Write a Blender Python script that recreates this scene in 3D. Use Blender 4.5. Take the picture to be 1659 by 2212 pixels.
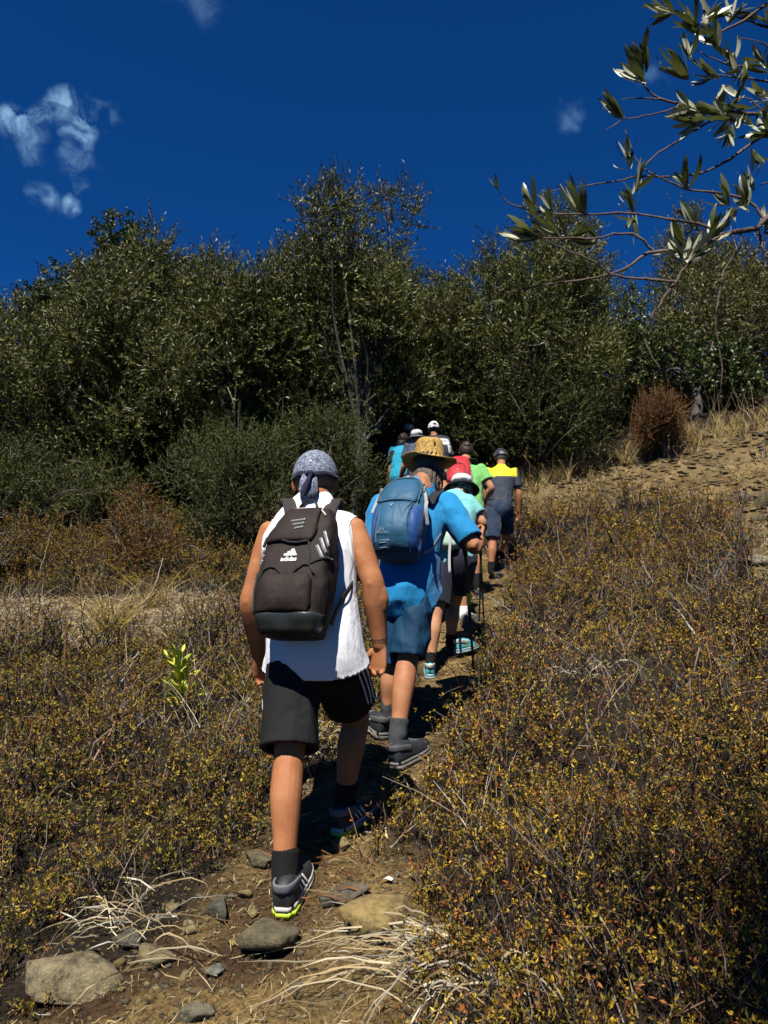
import bpy, bmesh, math, random
import numpy as np
from mathutils import Vector

for _o in list(bpy.data.objects):
    bpy.data.objects.remove(_o)
sc = bpy.context.scene
COL = sc.collection
R = math.radians

# ------------------------------------------------------------------ camera
PITCH = R(8.0)
CAM = np.array((0.0, 0.0, 1.6))
cam_d = bpy.data.cameras.new('camera')
cam_d.sensor_fit = 'VERTICAL'
cam_d.sensor_height = 34.6
cam_d.sensor_width = 25.95
cam_d.lens = 26.0
cam_d.clip_start = 0.05
cam_d.clip_end = 600
cam_d.dof.use_dof = True
cam_d.dof.focus_distance = 3.6
cam_d.dof.aperture_fstop = 6.0
cam = bpy.data.objects.new('camera', cam_d)
cam.location = CAM
cam.rotation_euler = (R(90) + PITCH, 0, 0)
COL.objects.link(cam)
sc.camera = cam

# ------------------------------------------------------------------ light and sky
SUN_EL, SUN_AZ = R(59), R(17)         # the sun stands behind the photographer, a little to the left
S_DIR = Vector((-math.sin(SUN_AZ) * math.cos(SUN_EL), -math.cos(SUN_AZ) * math.cos(SUN_EL), math.sin(SUN_EL)))
sun_d = bpy.data.lights.new('sun', 'SUN')
sun_d.energy = 5.0
sun_d.angle = R(0.53)
sun_d.color = (1.0, 0.95, 0.86)
sun = bpy.data.objects.new('sun', sun_d)
sun.rotation_euler = S_DIR.to_track_quat('Z', 'Y').to_euler()
sun.location = (-4, -8, 14)
COL.objects.link(sun)

F_D = 2212 * 26.0 / 34.6
CF = np.array((0, math.cos(PITCH), math.sin(PITCH)))
CU = np.array((0, -math.sin(PITCH), math.cos(PITCH)))


def ray(dx, dy):
    v = np.array((1.0, 0, 0)) * ((dx - 829.5) / F_D) + CU * ((1106 - dy) / F_D) + CF
    return v


def at(dx, dy, Y):
    """the point of the place seen at (dx, dy) of the 1659 x 2212 picture and Y metres up the slope"""
    v = ray(dx, dy)
    return CAM + v * (Y / v[1])


world = bpy.data.worlds.new('World')
sc.world = world
world.use_nodes = True
wn, wl = world.node_tree.nodes, world.node_tree.links
wn.clear()
w_out = wn.new('ShaderNodeOutputWorld')
w_bg = wn.new('ShaderNodeBackground')
w_bg.inputs['Strength'].default_value = 0.05
w_sky = wn.new('ShaderNodeTexSky')
w_sky.sky_type = 'NISHITA'
w_sky.sun_disc = False
w_sky.sun_elevation = SUN_EL
w_sky.sun_rotation = math.atan2(S_DIR.x, S_DIR.y)
w_sky.altitude = 900
w_sky.air_density = 1.0
w_sky.dust_density = 0.0
w_sky.ozone_density = 3.0
w_mul = wn.new('ShaderNodeMix')
w_mul.data_type = 'RGBA'
w_mul.blend_type = 'MULTIPLY'
w_mul.inputs[0].default_value = 1.0
w_mul.inputs[7].default_value = (0.042, 0.325, 0.72, 1)      # a deep polarised mountain blue
wl.new(w_sky.outputs['Color'], w_mul.inputs[6])
w_tc = wn.new('ShaderNodeTexCoord')


def wmath(op, a, b=None, clamp=False):
    n = wn.new('ShaderNodeMath')
    n.operation = op
    n.use_clamp = clamp
    for i, v in enumerate((a, b)):
        if v is None:
            continue
        if isinstance(v, (int, float)):
            n.inputs[i].default_value = v
        else:
            wl.new(v, n.inputs[i])
    return n.outputs[0]


CLOUDS = [(14, 250, 46, 1.0), (52, 266, 34, .9), (90, 258, 42, .6), (127, 244, 44, .85), (170, 256, 36, .95),
          (208, 240, 36, .42), (176, 305, 38, .85), (182, 345, 52, .75), (208, 364, 34, .9), (182, 390, 36, .6),
          (137, 433, 34, .7), (78, 405, 40, .4), (75, 300, 46, .36), (430, 20, 60, .2), (375, 0, 50, .2),
          (1225, 275, 40, .18), (1250, 250, 34, .15), (1412, 150, 42, .26), (-150, 260, 110, .8), (1900, 330, 130, .5)]
w_warp = wn.new('ShaderNodeTexNoise')
w_warp.inputs['Scale'].default_value = 17
w_warp.inputs['Detail'].default_value = 9
wl.new(w_tc.outputs['Generated'], w_warp.inputs['Vector'])
w_sub = wn.new('ShaderNodeVectorMath')
w_sub.operation = 'SUBTRACT'
wl.new(w_warp.outputs['Color'], w_sub.inputs[0])
w_sub.inputs[1].default_value = (.5, .5, .5)
w_sc = wn.new('ShaderNodeVectorMath')
w_sc.operation = 'SCALE'
w_sc.inputs['Scale'].default_value = 0.085
wl.new(w_sub.outputs[0], w_sc.inputs[0])
w_dir = wn.new('ShaderNodeVectorMath')
w_dir.operation = 'ADD'
wl.new(w_tc.outputs['Generated'], w_dir.inputs[0])
wl.new(w_sc.outputs[0], w_dir.inputs[1])
acc = None
for cx, cy, cr, ca in CLOUDS:
    v = ray(cx, cy)
    v = v / np.linalg.norm(v)
    d = wn.new('ShaderNodeVectorMath')
    d.operation = 'DISTANCE'
    wl.new(w_dir.outputs[0], d.inputs[0])
    d.inputs[1].default_value = tuple(v)
    m = wn.new('ShaderNodeMapRange')
    m.interpolation_type = 'SMOOTHSTEP'
    m.inputs['From Min'].default_value = .86 * cr / F_D
    m.inputs['From Max'].default_value = 0.0
    m.inputs['To Max'].default_value = ca
    wl.new(d.outputs['Value'], m.inputs['Value'])
    acc = m.outputs[0] if acc is None else wmath('MAXIMUM', acc, m.outputs[0])
w_n2 = wn.new('ShaderNodeTexNoise')
w_n2.inputs['Scale'].default_value = 26
w_n2.inputs['Detail'].default_value = 9
w_n2.inputs['Roughness'].default_value = 0.62
w_n2.inputs['Distortion'].default_value = 0.8
wl.new(w_dir.outputs[0], w_n2.inputs['Vector'])
dens = wmath('MULTIPLY', acc, wmath('MULTIPLY', wmath('SUBTRACT', w_n2.outputs[0], 0.39, True), 3.9), True)
w_mix = wn.new('ShaderNodeMix')
w_mix.data_type = 'RGBA'
wl.new(wmath('MULTIPLY', dens, 0.9), w_mix.inputs[0])
wl.new(w_mul.outputs[2], w_mix.inputs[6])
w_mix.inputs[7].default_value = (4.6, 8.2, 11.5, 1)
wl.new(w_mix.outputs[2], w_bg.inputs['Color'])
wl.new(w_bg.outputs[0], w_out.inputs['Surface'])

vs = sc.view_settings
vs.view_transform = 'Standard'
vs.look = 'None'
vs.exposure = 1.05          # raised to offset the lowered base colours: the sunlit whites almost burn out
vs.gamma = 1.0
vs.use_curve_mapping = False
cy_ = sc.cycles
cy_.max_bounces = 4
cy_.diffuse_bounces = 1
cy_.glossy_bounces = 2
cy_.transmission_bounces = 3
cy_.transparent_max_bounces = 4
cy_.sample_clamp_indirect = 4
cy_.caustics_reflective = False
cy_.caustics_refractive = False

# ------------------------------------------------------------------ numeric helpers
rng = np.random.default_rng(7)
KA = .60            # overall level of the base colours, kept low to deepen the shadows at high exposure


def nrm(v):
    v = np.asarray(v, float)
    return v / np.maximum(np.linalg.norm(v, axis=-1, keepdims=True), 1e-9)


def _h(i, j, k, s):
    n = (i * 374761393 + j * 668265263 + k * 2147483647 + s * 974711) & 0xffffffff
    n = ((n ^ (n >> 13)) * 1274126177) & 0xffffffff
    n = n ^ (n >> 16)
    return (n & 0xffff) / 32767.5 - 1.0


def vnoise(P, seed=0):
    """smooth value noise, -1..1"""
    P = np.asarray(P, float)
    f = np.floor(P)
    t = P - f
    t = t * t * (3 - 2 * t)
    i = f.astype(np.int64)
    r = 0
    for a in (0, 1):
        wa = t[..., 0] if a else 1 - t[..., 0]
        for b in (0, 1):
            wb = t[..., 1] if b else 1 - t[..., 1]
            for c in (0, 1):
                wc = t[..., 2] if c else 1 - t[..., 2]
                r = r + wa * wb * wc * _h(i[..., 0] + a, i[..., 1] + b, i[..., 2] + c, seed)
    return r


def fbm(P, seed=0, oct=3):
    P = np.asarray(P, float)
    r, a = 0, 1.0
    for o in range(oct):
        r = r + a * vnoise(P * (2 ** o), seed + o)
        a *= .5
    return r


def smooth01(x):
    x = np.clip(x, 0, 1)
    return x * x * (3 - 2 * x)


# ------------------------------------------------------------------ mesh helpers
def np_mesh(name, V, quads=None, tris=None, col=None, smooth=False, polys=None):
    me = bpy.data.meshes.new(name)
    V = np.asarray(V, np.float32).reshape(-1, 3)
    loops, starts, n0 = [], [], 0
    for F, k in ((quads, 4), (tris, 3)):
        if F is not None and len(F):
            F = np.asarray(F, np.int32).reshape(-1, k)
            loops.append(F.ravel())
            starts.append(n0 + np.arange(len(F), dtype=np.int32) * k)
            n0 += F.size
    if polys:
        st = []
        for p in polys:
            st.append(n0)
            loops.append(np.asarray(p, np.int32))
            n0 += len(p)
        starts.append(np.asarray(st, np.int32))
    loops = np.concatenate(loops)
    starts = np.concatenate(starts)
    me.vertices.add(len(V))
    me.vertices.foreach_set('co', V.ravel())
    me.loops.add(len(loops))
    me.loops.foreach_set('vertex_index', loops)
    me.polygons.add(len(starts))
    me.polygons.foreach_set('loop_start', starts)
    if smooth:
        me.polygons.foreach_set('use_smooth', np.ones(len(starts), bool))
    if col is not None:
        a = me.color_attributes.new('col', 'FLOAT_COLOR', 'POINT')
        c = np.ones((len(V), 4), np.float32)
        c[:, :3] = col
        a.data.foreach_set('color', c.ravel())
    me.update(calc_edges=True)
    me.validate()
    return me


class Geo:
    """gathers verts, quads, tris and colours for one mesh"""
    def __init__(s):
        s.V, s.Q, s.T, s.C, s.n = [], [], [], [], 0

    def add(s, V, Q=None, T=None, col=(1, 1, 1)):
        V = np.asarray(V, float).reshape(-1, 3)
        if Q is not None and len(Q):
            s.Q.append(np.asarray(Q).reshape(-1, 4) + s.n)
        if T is not None and len(T):
            s.T.append(np.asarray(T).reshape(-1, 3) + s.n)
        c = np.asarray(col, float)
        s.C.append(np.broadcast_to(c, (len(V), 3)) if c.ndim == 1 else c)
        s.V.append(V)
        s.n += len(V)
        return s

    def mesh(s, name, smooth=False, origin=(0, 0, 0)):
        V = np.concatenate(s.V) - np.asarray(origin)
        return np_mesh(name, V, np.concatenate(s.Q) if s.Q else None, np.concatenate(s.T) if s.T else None,
                       np.concatenate(s.C), smooth)


def ob(name, me, mat=None, parent=None, loc=None):
    o = bpy.data.objects.new(name, me)
    COL.objects.link(o)
    if mat is not None and me is not None and not me.materials:
        me.materials.append(mat)
    if parent is not None:
        o.parent = parent
    if loc is not None:
        o.location = loc
    return o


def empty(name, loc=(0, 0, 0)):
    o = bpy.data.objects.new(name, None)
    o.location = loc
    o.empty_display_size = .1
    COL.objects.link(o)
    return o


def tag(o, label=None, cat=None, group=None, kind=None):
    for k, v in (('label', label), ('category', cat), ('group', group), ('kind', kind)):
        if v:
            o[k] = v
    return o


def tubes(P, Rd, sides=3):
    """P (n,k,3) polylines, Rd (n,k) radii -> verts, quads"""
    P = np.asarray(P, float)
    n, k, _ = P.shape
    Rd = np.broadcast_to(np.asarray(Rd, float), (n, k))
    T = np.empty_like(P)
    T[:, 1:-1] = P[:, 2:] - P[:, :-2]
    T[:, 0] = P[:, 1] - P[:, 0]
    T[:, -1] = P[:, -1] - P[:, -2]
    T = nrm(T)
    d = nrm(P[:, -1] - P[:, 0])
    ref = np.where(np.abs(d[:, 2:3]) > .75, np.array([[1., .3, 0]]), np.array([[.1, .1, 1.]]))
    A = nrm(np.cross(T, ref[:, None, :]))
    B = np.cross(T, A)
    th = np.arange(sides) * 2 * math.pi / sides
    V = P[:, :, None, :] + Rd[:, :, None, None] * (A[:, :, None, :] * np.cos(th)[None, None, :, None] + B[:, :, None, :] * np.sin(th)[None, None, :, None])
    base = (np.arange(n) * k * sides)[:, None, None] + (np.arange(k - 1) * sides)[None, :, None] + np.arange(sides)[None, None, :]
    nxt = (np.arange(n) * k * sides)[:, None, None] + (np.arange(k - 1) * sides)[None, :, None] + ((np.arange(sides) + 1) % sides)[None, None, :]
    Q = np.stack([base, nxt, nxt + sides, base + sides], -1).reshape(-1, 4)
    return V.reshape(-1, 3), Q


def leaves(p, d, n, L, W, bend=.12):
    """rhombic leaves: base p, direction d, normal n -> verts, quads"""
    p, d, n = np.asarray(p), nrm(d), np.asarray(n)
    s = nrm(np.cross(d, n))
    n = np.cross(s, d)
    L = np.broadcast_to(np.asarray(L, float), (len(p),))[:, None]
    W = np.broadcast_to(np.asarray(W, float), (len(p),))[:, None]
    mid = p + d * L * .52 + n * L * bend
    V = np.stack([p, mid + s * W * .5, p + d * L, mid - s * W * .5], 1).reshape(-1, 3)
    Q = np.arange(len(p) * 4).reshape(-1, 4)
    return V, Q


def ribbons(P, W, side):
    """flat strips: P (n,k,3), W (n,k) widths, side (n,3)"""
    P = np.asarray(P, float)
    n, k, _ = P.shape
    W = np.broadcast_to(np.asarray(W, float), (n, k))[..., None] * .5
    s = nrm(side)
    s = s[:, None, :] if s.ndim == 2 else s
    V = np.stack([P - s * W, P + s * W], 2).reshape(-1, 3)
    b = (np.arange(n) * k * 2)[:, None] + (np.arange(k - 1) * 2)[None, :]
    Q = np.stack([b, b + 1, b + 3, b + 2], -1).reshape(-1, 4)
    return V, Q


def catmull(pts, m):
    pts = np.asarray(pts, float)
    k = len(pts)
    if k == 2:
        t = np.linspace(0, 1, m)[:, None]
        return pts[0] * (1 - t) + pts[1] * t
    P = np.vstack([2 * pts[0] - pts[1], pts, 2 * pts[-1] - pts[-2]])
    u = np.linspace(0, k - 1, m)
    i = np.clip(np.floor(u).astype(int), 0, k - 2)
    t = (u - i)[:, None]
    a, b, c, d = P[i], P[i + 1], P[i + 2], P[i + 3]
    return .5 * (2 * b + (c - a) * t + (2 * a - 5 * b + 4 * c - d) * t ** 2 + (3 * b - a - 3 * c + d) * t ** 3)


# ------------------------------------------------------------------ materials
def new_mat(name):
    m = bpy.data.materials.new(name)
    m.use_nodes = True
    nt = m.node_tree
    return m, nt.nodes, nt.links, nt.nodes['Principled BSDF']


def n_noise(n, l, scale, detail=4, rough=.55, vec=None):
    t = n.new('ShaderNodeTexNoise')
    t.inputs['Scale'].default_value = scale
    t.inputs['Detail'].default_value = detail
    t.inputs['Roughness'].default_value = rough
    if vec is None:
        tc = n.new('ShaderNodeTexCoord')
        vec = tc.outputs['Object']
    l.new(vec, t.inputs['Vector'])
    return t.outputs[0]


def n_ramp(n, l, fac, stops):
    r = n.new('ShaderNodeValToRGB')
    e = r.color_ramp.elements
    while len(e) > len(stops):
        e.remove(e[-1])
    while len(e) < len(stops):
        e.new(.5)
    for i, (p, c) in enumerate(stops):
        e[i].position = p
        e[i].color = (*c, 1)
    l.new(fac, r.inputs[0])
    return r.outputs[0]


def n_bump(n, l, bsdf, fac, strength=.3, dist=.01):
    b = n.new('ShaderNodeBump')
    b.inputs['Strength'].default_value = strength
    b.inputs['Distance'].default_value = dist
    l.new(fac, b.inputs['Height'])
    l.new(b.outputs[0], bsdf.inputs['Normal'])


def cloth(name, c, var=.15, rough=.85, scale=9, weave=900, sheen=.1, bump=.25, crease=11):
    m, n, l, b = new_mat(name)
    f = n_noise(n, l, scale, 5)
    c = np.array(c) * (KA if max(c) < .7 else .74)
    l.new(n_ramp(n, l, f, [(.3, tuple(c * (1 - var))), (.7, tuple(np.minimum(c * (1 + var), 1)))]), b.inputs['Base Color'])
    b.inputs['Roughness'].default_value = rough
    b.inputs['Specular IOR Level'].default_value = .25
    b.inputs['Sheen Weight'].default_value = sheen
    w = n_noise(n, l, weave, 2)
    n_bump(n, l, b, w, bump, .002)
    b1 = b.inputs['Normal'].links[0].from_node
    cr = n.new('ShaderNodeTexNoise')
    cr.inputs['Scale'].default_value = crease
    cr.inputs['Detail'].default_value = 3
    cr.inputs['Distortion'].default_value = 1.6
    mp = n.new('ShaderNodeMapping')
    mp.inputs['Rotation'].default_value = (.3, .5, .2)
    mp.inputs['Scale'].default_value = (1, 1, .55)
    tc = n.new('ShaderNodeTexCoord')
    l.new(tc.outputs['Object'], mp.inputs['Vector'])
    l.new(mp.outputs[0], cr.inputs['Vector'])
    b2 = n.new('ShaderNodeBump')
    b2.inputs['Strength'].default_value = .3
    b2.inputs['Distance'].default_value = .03
    l.new(cr.outputs[0], b2.inputs['Height'])
    l.new(b2.outputs[0], b1.inputs['Normal'])
    return m


def plain(name, c, rough=.5, spec=.4, metal=0, noise=0, nscale=30):
    m, n, l, b = new_mat(name)
    c = tuple(np.array(c) * (KA if max(c) < .7 else .74))
    b.inputs['Base Color'].default_value = (*c, 1)
    b.inputs['Roughness'].default_value = rough
    b.inputs['Specular IOR Level'].default_value = spec
    b.inputs['Metallic'].default_value = metal
    if noise:
        c = np.array(c)
        f = n_noise(n, l, nscale, 5)
        l.new(n_ramp(n, l, f, [(.3, tuple(c * (1 - noise))), (.7, tuple(np.minimum(c * (1 + noise), 1)))]), b.inputs['Base Color'])
    return m


def leaf_mat(name, back=1.6, backc=(1, 1, 1), rough=.5, trans=.25, spec=.4):
    """colour from the per-leaf attribute, paler underside, some light through the blade"""
    m, n, l, b = new_mat(name)
    a = n.new('ShaderNodeAttribute')
    a.attribute_name = 'col'
    g = n.new('ShaderNodeNewGeometry')
    mx = n.new('ShaderNodeMix')
    mx.data_type = 'RGBA'
    mx.blend_type = 'MULTIPLY'
    l.new(g.outputs['Backfacing'], mx.inputs[0])
    ka = n.new('ShaderNodeVectorMath')
    ka.operation = 'SCALE'
    ka.inputs['Scale'].default_value = KA
    l.new(a.outputs['Color'], ka.inputs[0])
    l.new(ka.outputs[0], mx.inputs[6])
    mx.inputs[7].default_value = (back * backc[0], back * backc[1], back * backc[2], 1)
    mx.clamp_result = False
    l.new(mx.outputs[2], b.inputs['Base Color'])
    b.inputs['Roughness'].default_value = rough
    b.inputs['Specular IOR Level'].default_value = spec
    if trans:
        t = n.new('ShaderNodeBsdfTranslucent')
        l.new(ka.outputs[0], t.inputs['Color'])
        s = n.new('ShaderNodeMixShader')
        s.inputs[0].default_value = trans
        l.new(b.outputs[0], s.inputs[1])
        l.new(t.outputs[0], s.inputs[2])
        l.new(s.outputs[0], n['Material Output'].inputs['Surface'])
    return m


M_LEAF = leaf_mat('olive_leaf', 1.7, (1.05, 1.05, .75), .45, .10, .3)
M_SCRUB = leaf_mat('scrub_leaf', 1.15, (1, 1, 1), .6, .08, .2)
M_STRAW = leaf_mat('straw', 1.0, (1, 1, 1), .7, .06, .2)


def bark(name, c):
    m, n, l, b = new_mat(name)
    f = n_noise(n, l, 14, 7, .65)
    c = np.array(c) * KA
    l.new(n_ramp(n, l, f, [(.32, tuple(c * .45)), (.68, tuple(c * 1.4))]), b.inputs['Base Color'])
    b.inputs['Roughness'].default_value = .9
    n_bump(n, l, b, f, .8, .03)
    return m


M_BARK = bark('grey_bark', (.11, .092, .072))
# ================================================================== the ground
def proj(P):
    v = np.asarray(P, float) - CAM
    f = v @ CF
    return 829.5 + F_D * v[..., 0] / f, 1106 - F_D * (v @ CU) / f


_py = np.array([-60, -20, 0, 2.3, 2.86, 3.42, 4.05, 5.7, 7, 8.4, 9.95, 11, 12, 14, 18, 30, 60, 150, 400])
_pz = np.array([-11, -3.9, -.02, .43, .565, .69, .86, 1.19, 1.55, 1.84, 2.12, 2.55, 3.05, 3.9, 5.7, 9.8, 17, 28, 40])
_gy = np.arange(-60, 400, .1)
_gz = np.interp(_gy, _py, _pz)
_k = np.exp(-.5 * (np.arange(-12, 13) / 4.0) ** 2)
_gz = np.convolve(np.pad(_gz, 12, mode='edge'), _k / _k.sum(), mode='valid')
_xy = np.array([-20, 0, 2.35, 2.86, 3.4, 4.2, 5.9, 7, 8.4, 10, 11.5, 14, 20])
_xx = np.array([-2, -.5, -.45, -.3, -.18, .06, .5, .72, 1.02, 1.35, .9, .1, -2])
_wy = np.array([0, 2.2, 2.5, 2.9, 3.4, 5, 6, 7, 10, 14])
_ww = np.array([.5, .55, .5, .34, .25, .19, .22, .34, .34, .4])


def xpath(y):
    return np.interp(y, _xy, _xx)


FEET = [at(*f) for f in ((610, 1987, 2.86), (728, 1812, 3.42), (850, 1665, 4.05), (822, 1599, 4.38), (929, 1467, 5.7),
                         (986, 1421, 6.05), (945, 1350, 7.1), (1002, 1353, 7.0), (1034, 1293, 8.4),
                         (1072, 1256, 9.95), (1087, 1226, 10.3))]


def _ground0(x, y):
    z = np.interp(y, _gy, _gz)
    u = x - xpath(y) - .35
    s = np.log1p(np.exp(np.clip(u * 4, -30, 30))) / 4
    s = np.minimum(s, 9 + 0 * s)
    z = z + .215 * s * np.interp(y, [0, 2, 4, 7, 10, 13, 20], [.14, .2, .36, .72, 1.0, 1.0, .9])
    ul = np.maximum(-(x - xpath(y)) - .6, 0)
    z = z - .02 * np.minimum(ul, 10)
    p = np.stack([x, y, 0 * x], -1)
    near = np.interp(np.abs(x - xpath(y)), [.3, 1.2], [.25, 1])
    z = z + (.05 * vnoise(p * 1.1, 3) + .03 * vnoise(p * 3.1, 4)) * near
    z = z + .006 * vnoise(p * 7, 5)
    rocky = np.clip((u - .6) / .8, 0, 1) * np.clip((y - 8) / 2, 0, 1) * np.clip((16 - y) / 2, 0, 1)
    z = z + rocky * (.06 * np.abs(vnoise(p * 2.6, 8)) + .05 * vnoise(p * np.array([3, 6, 1]), 9))
    return z


_dz = [f[2] - float(_ground0(np.array([f[0]]), np.array([f[1]]))[0]) for f in FEET]


def ground(x, y):
    x, y = np.broadcast_arrays(np.asarray(x, float), np.asarray(y, float))
    z = _ground0(x, y)
    num, den = 0, 1e-6
    for f, d in zip(FEET, _dz):
        w = np.exp(-((x - f[0]) ** 2 + (y - f[1]) ** 2) / (2 * .16 ** 2))
        num = num + w * d
        den = den + w
    return z + num / np.maximum(den, 1)


def inside(poly, x, y):
    x, y = np.asarray(x, float), np.asarray(y, float)
    r = np.zeros(x.shape, bool)
    n = len(poly)
    for i in range(n):
        x1, y1 = poly[i]
        x2, y2 = poly[(i + 1) % n]
        if y1 == y2:
            continue
        c = ((y1 > y) != (y2 > y)) & (x < (x2 - x1) * (y - y1) / (y2 - y1) + x1)
        r ^= c
    return r


ROCKY = [(1105, 1050), (1330, 990), (1480, 955), (1659, 895), (2000, 830), (2000, 1260), (1640, 1245), (1560, 1130),
         (1450, 1085), (1300, 1105), (1140, 1120)]
STRIP = [(-400, 1300), (150, 1298), (420, 1285), (530, 1285), (530, 1335), (400, 1372), (210, 1400), (0, 1390), (-400, 1430)]


def zone(x, y):
    """(path, strip, rocky) weights of ground points"""
    z = ground(x, y)
    px, py = proj(np.stack([x, y, z], -1))
    d = np.abs(x - xpath(y)) + .09 * vnoise(np.stack([x, y, 0 * x], -1) * 3.3, 12) + .05 * vnoise(np.stack([x, y, 0 * x], -1) * 9, 13)
    path = 1 - smooth01((d - np.interp(y, _wy, _ww) + .1) / .22)
    path = path * (y < 13)
    strip = inside(STRIP, px + 25 * vnoise(np.stack([x, y, 0 * x], -1) * 2, 14), py) & (y > 5) & (y < 13)
    rocky = inside(ROCKY, px, py + 18 * vnoise(np.stack([x, y, 0 * x], -1) * 1.5, 15)) & (y > 6) & (y < 15.5)
    return path, strip, rocky


def _axis(a, b, h, lo, hi):
    c = []
    v, s = a, h
    while v > lo:
        s *= 1.35
        v -= s
        c.append(v)
    d = []
    v, s = b, h
    while v < hi:
        s *= 1.35
        v += s
        d.append(v)
    return np.concatenate([c[::-1], np.arange(a, b + h / 2, h), d])


gx = _axis(-6.5, 8.5, .085, -250, 250)
gy = np.concatenate([_axis(1.0, 6.0, .042, -60, 5.9)[:-1], _axis(6.0, 16, .09, 5.99, 350)[1:]])
gy = np.unique(np.round(gy, 4))
GX, GY = np.meshgrid(gx, gy)
GZ = ground(GX, GY)
pth, stp, rck = zone(GX, GY)
nv = np.stack([GX, GY, 0 * GX], -1)
f1 = fbm(nv * 2.3, 31)[..., None]
f2 = fbm(nv * 9, 41)[..., None]
c_lit = np.array([.036, .026, .016]) * (1 + .5 * f2)  # brown litter, darkened to stand in for shade between the plants
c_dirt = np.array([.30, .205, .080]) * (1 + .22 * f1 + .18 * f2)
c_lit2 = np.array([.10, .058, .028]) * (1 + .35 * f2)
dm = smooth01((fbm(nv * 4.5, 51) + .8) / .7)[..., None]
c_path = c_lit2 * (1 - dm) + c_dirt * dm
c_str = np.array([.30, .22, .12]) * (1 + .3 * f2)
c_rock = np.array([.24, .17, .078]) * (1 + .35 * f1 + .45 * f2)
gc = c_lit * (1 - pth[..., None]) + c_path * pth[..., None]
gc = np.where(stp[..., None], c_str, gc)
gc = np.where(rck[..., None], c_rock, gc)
ny, nx = GX.shape
idx = np.arange(ny * nx).reshape(ny, nx)
gq = np.stack([idx[:-1, :-1], idx[:-1, 1:], idx[1:, 1:], idx[1:, :-1]], -1).reshape(-1, 4)
m_g, n, l, b = new_mat('dry_earth')
a_ = n.new('ShaderNodeAttribute')
a_.attribute_name = 'col'
fg = n_noise(n, l, 55, 8, .7)
mx = n.new('ShaderNodeMix')
mx.data_type = 'RGBA'
mx.blend_type = 'MULTIPLY'
mx.inputs[0].default_value = 1
l.new(a_.outputs['Color'], mx.inputs[6])
l.new(n_ramp(n, l, fg, [(.34, (.25 * KA, .22 * KA, .18 * KA)), (.58, (KA, KA, KA)), (.75, (KA, .98 * KA, .92 * KA))]), mx.inputs[7])
l.new(mx.outputs[2], b.inputs['Base Color'])
b.inputs['Roughness'].default_value = .95
b.inputs['Specular IOR Level'].default_value = .15
n_bump(n, l, b, fg, .9, .02)
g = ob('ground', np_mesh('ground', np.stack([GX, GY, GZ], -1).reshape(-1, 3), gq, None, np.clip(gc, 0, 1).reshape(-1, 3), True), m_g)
tag(g, 'dry ochre hillside with a narrow dirt footpath climbing away', kind='structure')


def G(x, y):
    return np.array([x, y, float(ground(np.array([x]), np.array([y]))[0])])


def at_ground(dx, dy):
    """the ground point seen at (dx, dy)"""
    v = ray(dx, dy)
    ys = np.arange(1.2, 40, .01)
    P = CAM + v[None] * (ys / v[1])[:, None]
    hit = np.nonzero(P[:, 2] <= ground(P[:, 0], P[:, 1]))[0]
    i = hit[0] if len(hit) else -1
    return P[i]


# ================================================================== trees
OLIVE = [((.060, .074, .014), .5), ((.092, .104, .022), .28), ((.20, .205, .062), .18), ((.22, .17, .04), .04)]
OAK = [((.035, .058, .014), .6), ((.06, .082, .02), .35), ((.24, .12, .035), .05)]
GREEN = [((.050, .080, .012), .5), ((.078, .108, .016), .35), ((.125, .14, .028), .15)]
HEATH = [((.27, .095, .022), .55), ((.18, .075, .02), .3), ((.22, .15, .025), .15)]
BROWNB = [((.25, .155, .022), .5), ((.31, .175, .022), .25), ((.15, .075, .02), .2), ((.15, .14, .025), .05)]


def pick_cols(n, pal, var=.25, r=rng):
    p = np.array([w for _, w in pal])
    i = r.choice(len(pal), n, p=p / p.sum())
    c = np.array([c for c, _ in pal])[i]
    return c * (1 + var * r.uniform(-1, 1, (n, 1)))


def fill(poly, Y, dY, rlo, rhi, n, seed, back=0.0):
    """leaf clump centres and radii that fill an outline seen at Y metres"""
    r_ = np.random.default_rng(seed)
    xs, ys = [p[0] for p in poly], [p[1] for p in poly]
    out = []
    for t in range(n * 60):
        if len(out) >= n:
            break
        x, y = r_.uniform(min(xs), max(xs)), r_.uniform(min(ys), max(ys))
        r = r_.uniform(rlo, rhi) * (1 if t < n * 30 else .6)
        th = np.arange(8) * math.pi / 4
        if inside(poly, x + .72 * r * np.cos(th), y + .72 * r * np.sin(th)).all():
            hh = (max(ys) - y) / (max(ys) - min(ys))
            Yc = Y + r_.uniform(-dY, dY) + back * max(0, (.55 - hh) / .55)
            c = at(x, y, Yc)
            out.append((*c, r * Yc / F_D))
    out = np.array(out)
    sd = np.array(S_DIR)
    for hx, hy, hY in ((937, 930, 12), (960, 985, 12), (900, 945, 11.5), (1082, 985, 10.3)):  # clumps between the sun and these heads are dropped to keep them sunlit
        hp = at(hx, hy, hY)
        v = out[:, :3] - hp
        al = v @ sd
        dist = np.linalg.norm(v - al[:, None] * sd, axis=1)
        out = out[~((al > -.2) & (dist < out[:, 3] * .8 + .25))]
    return out


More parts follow.
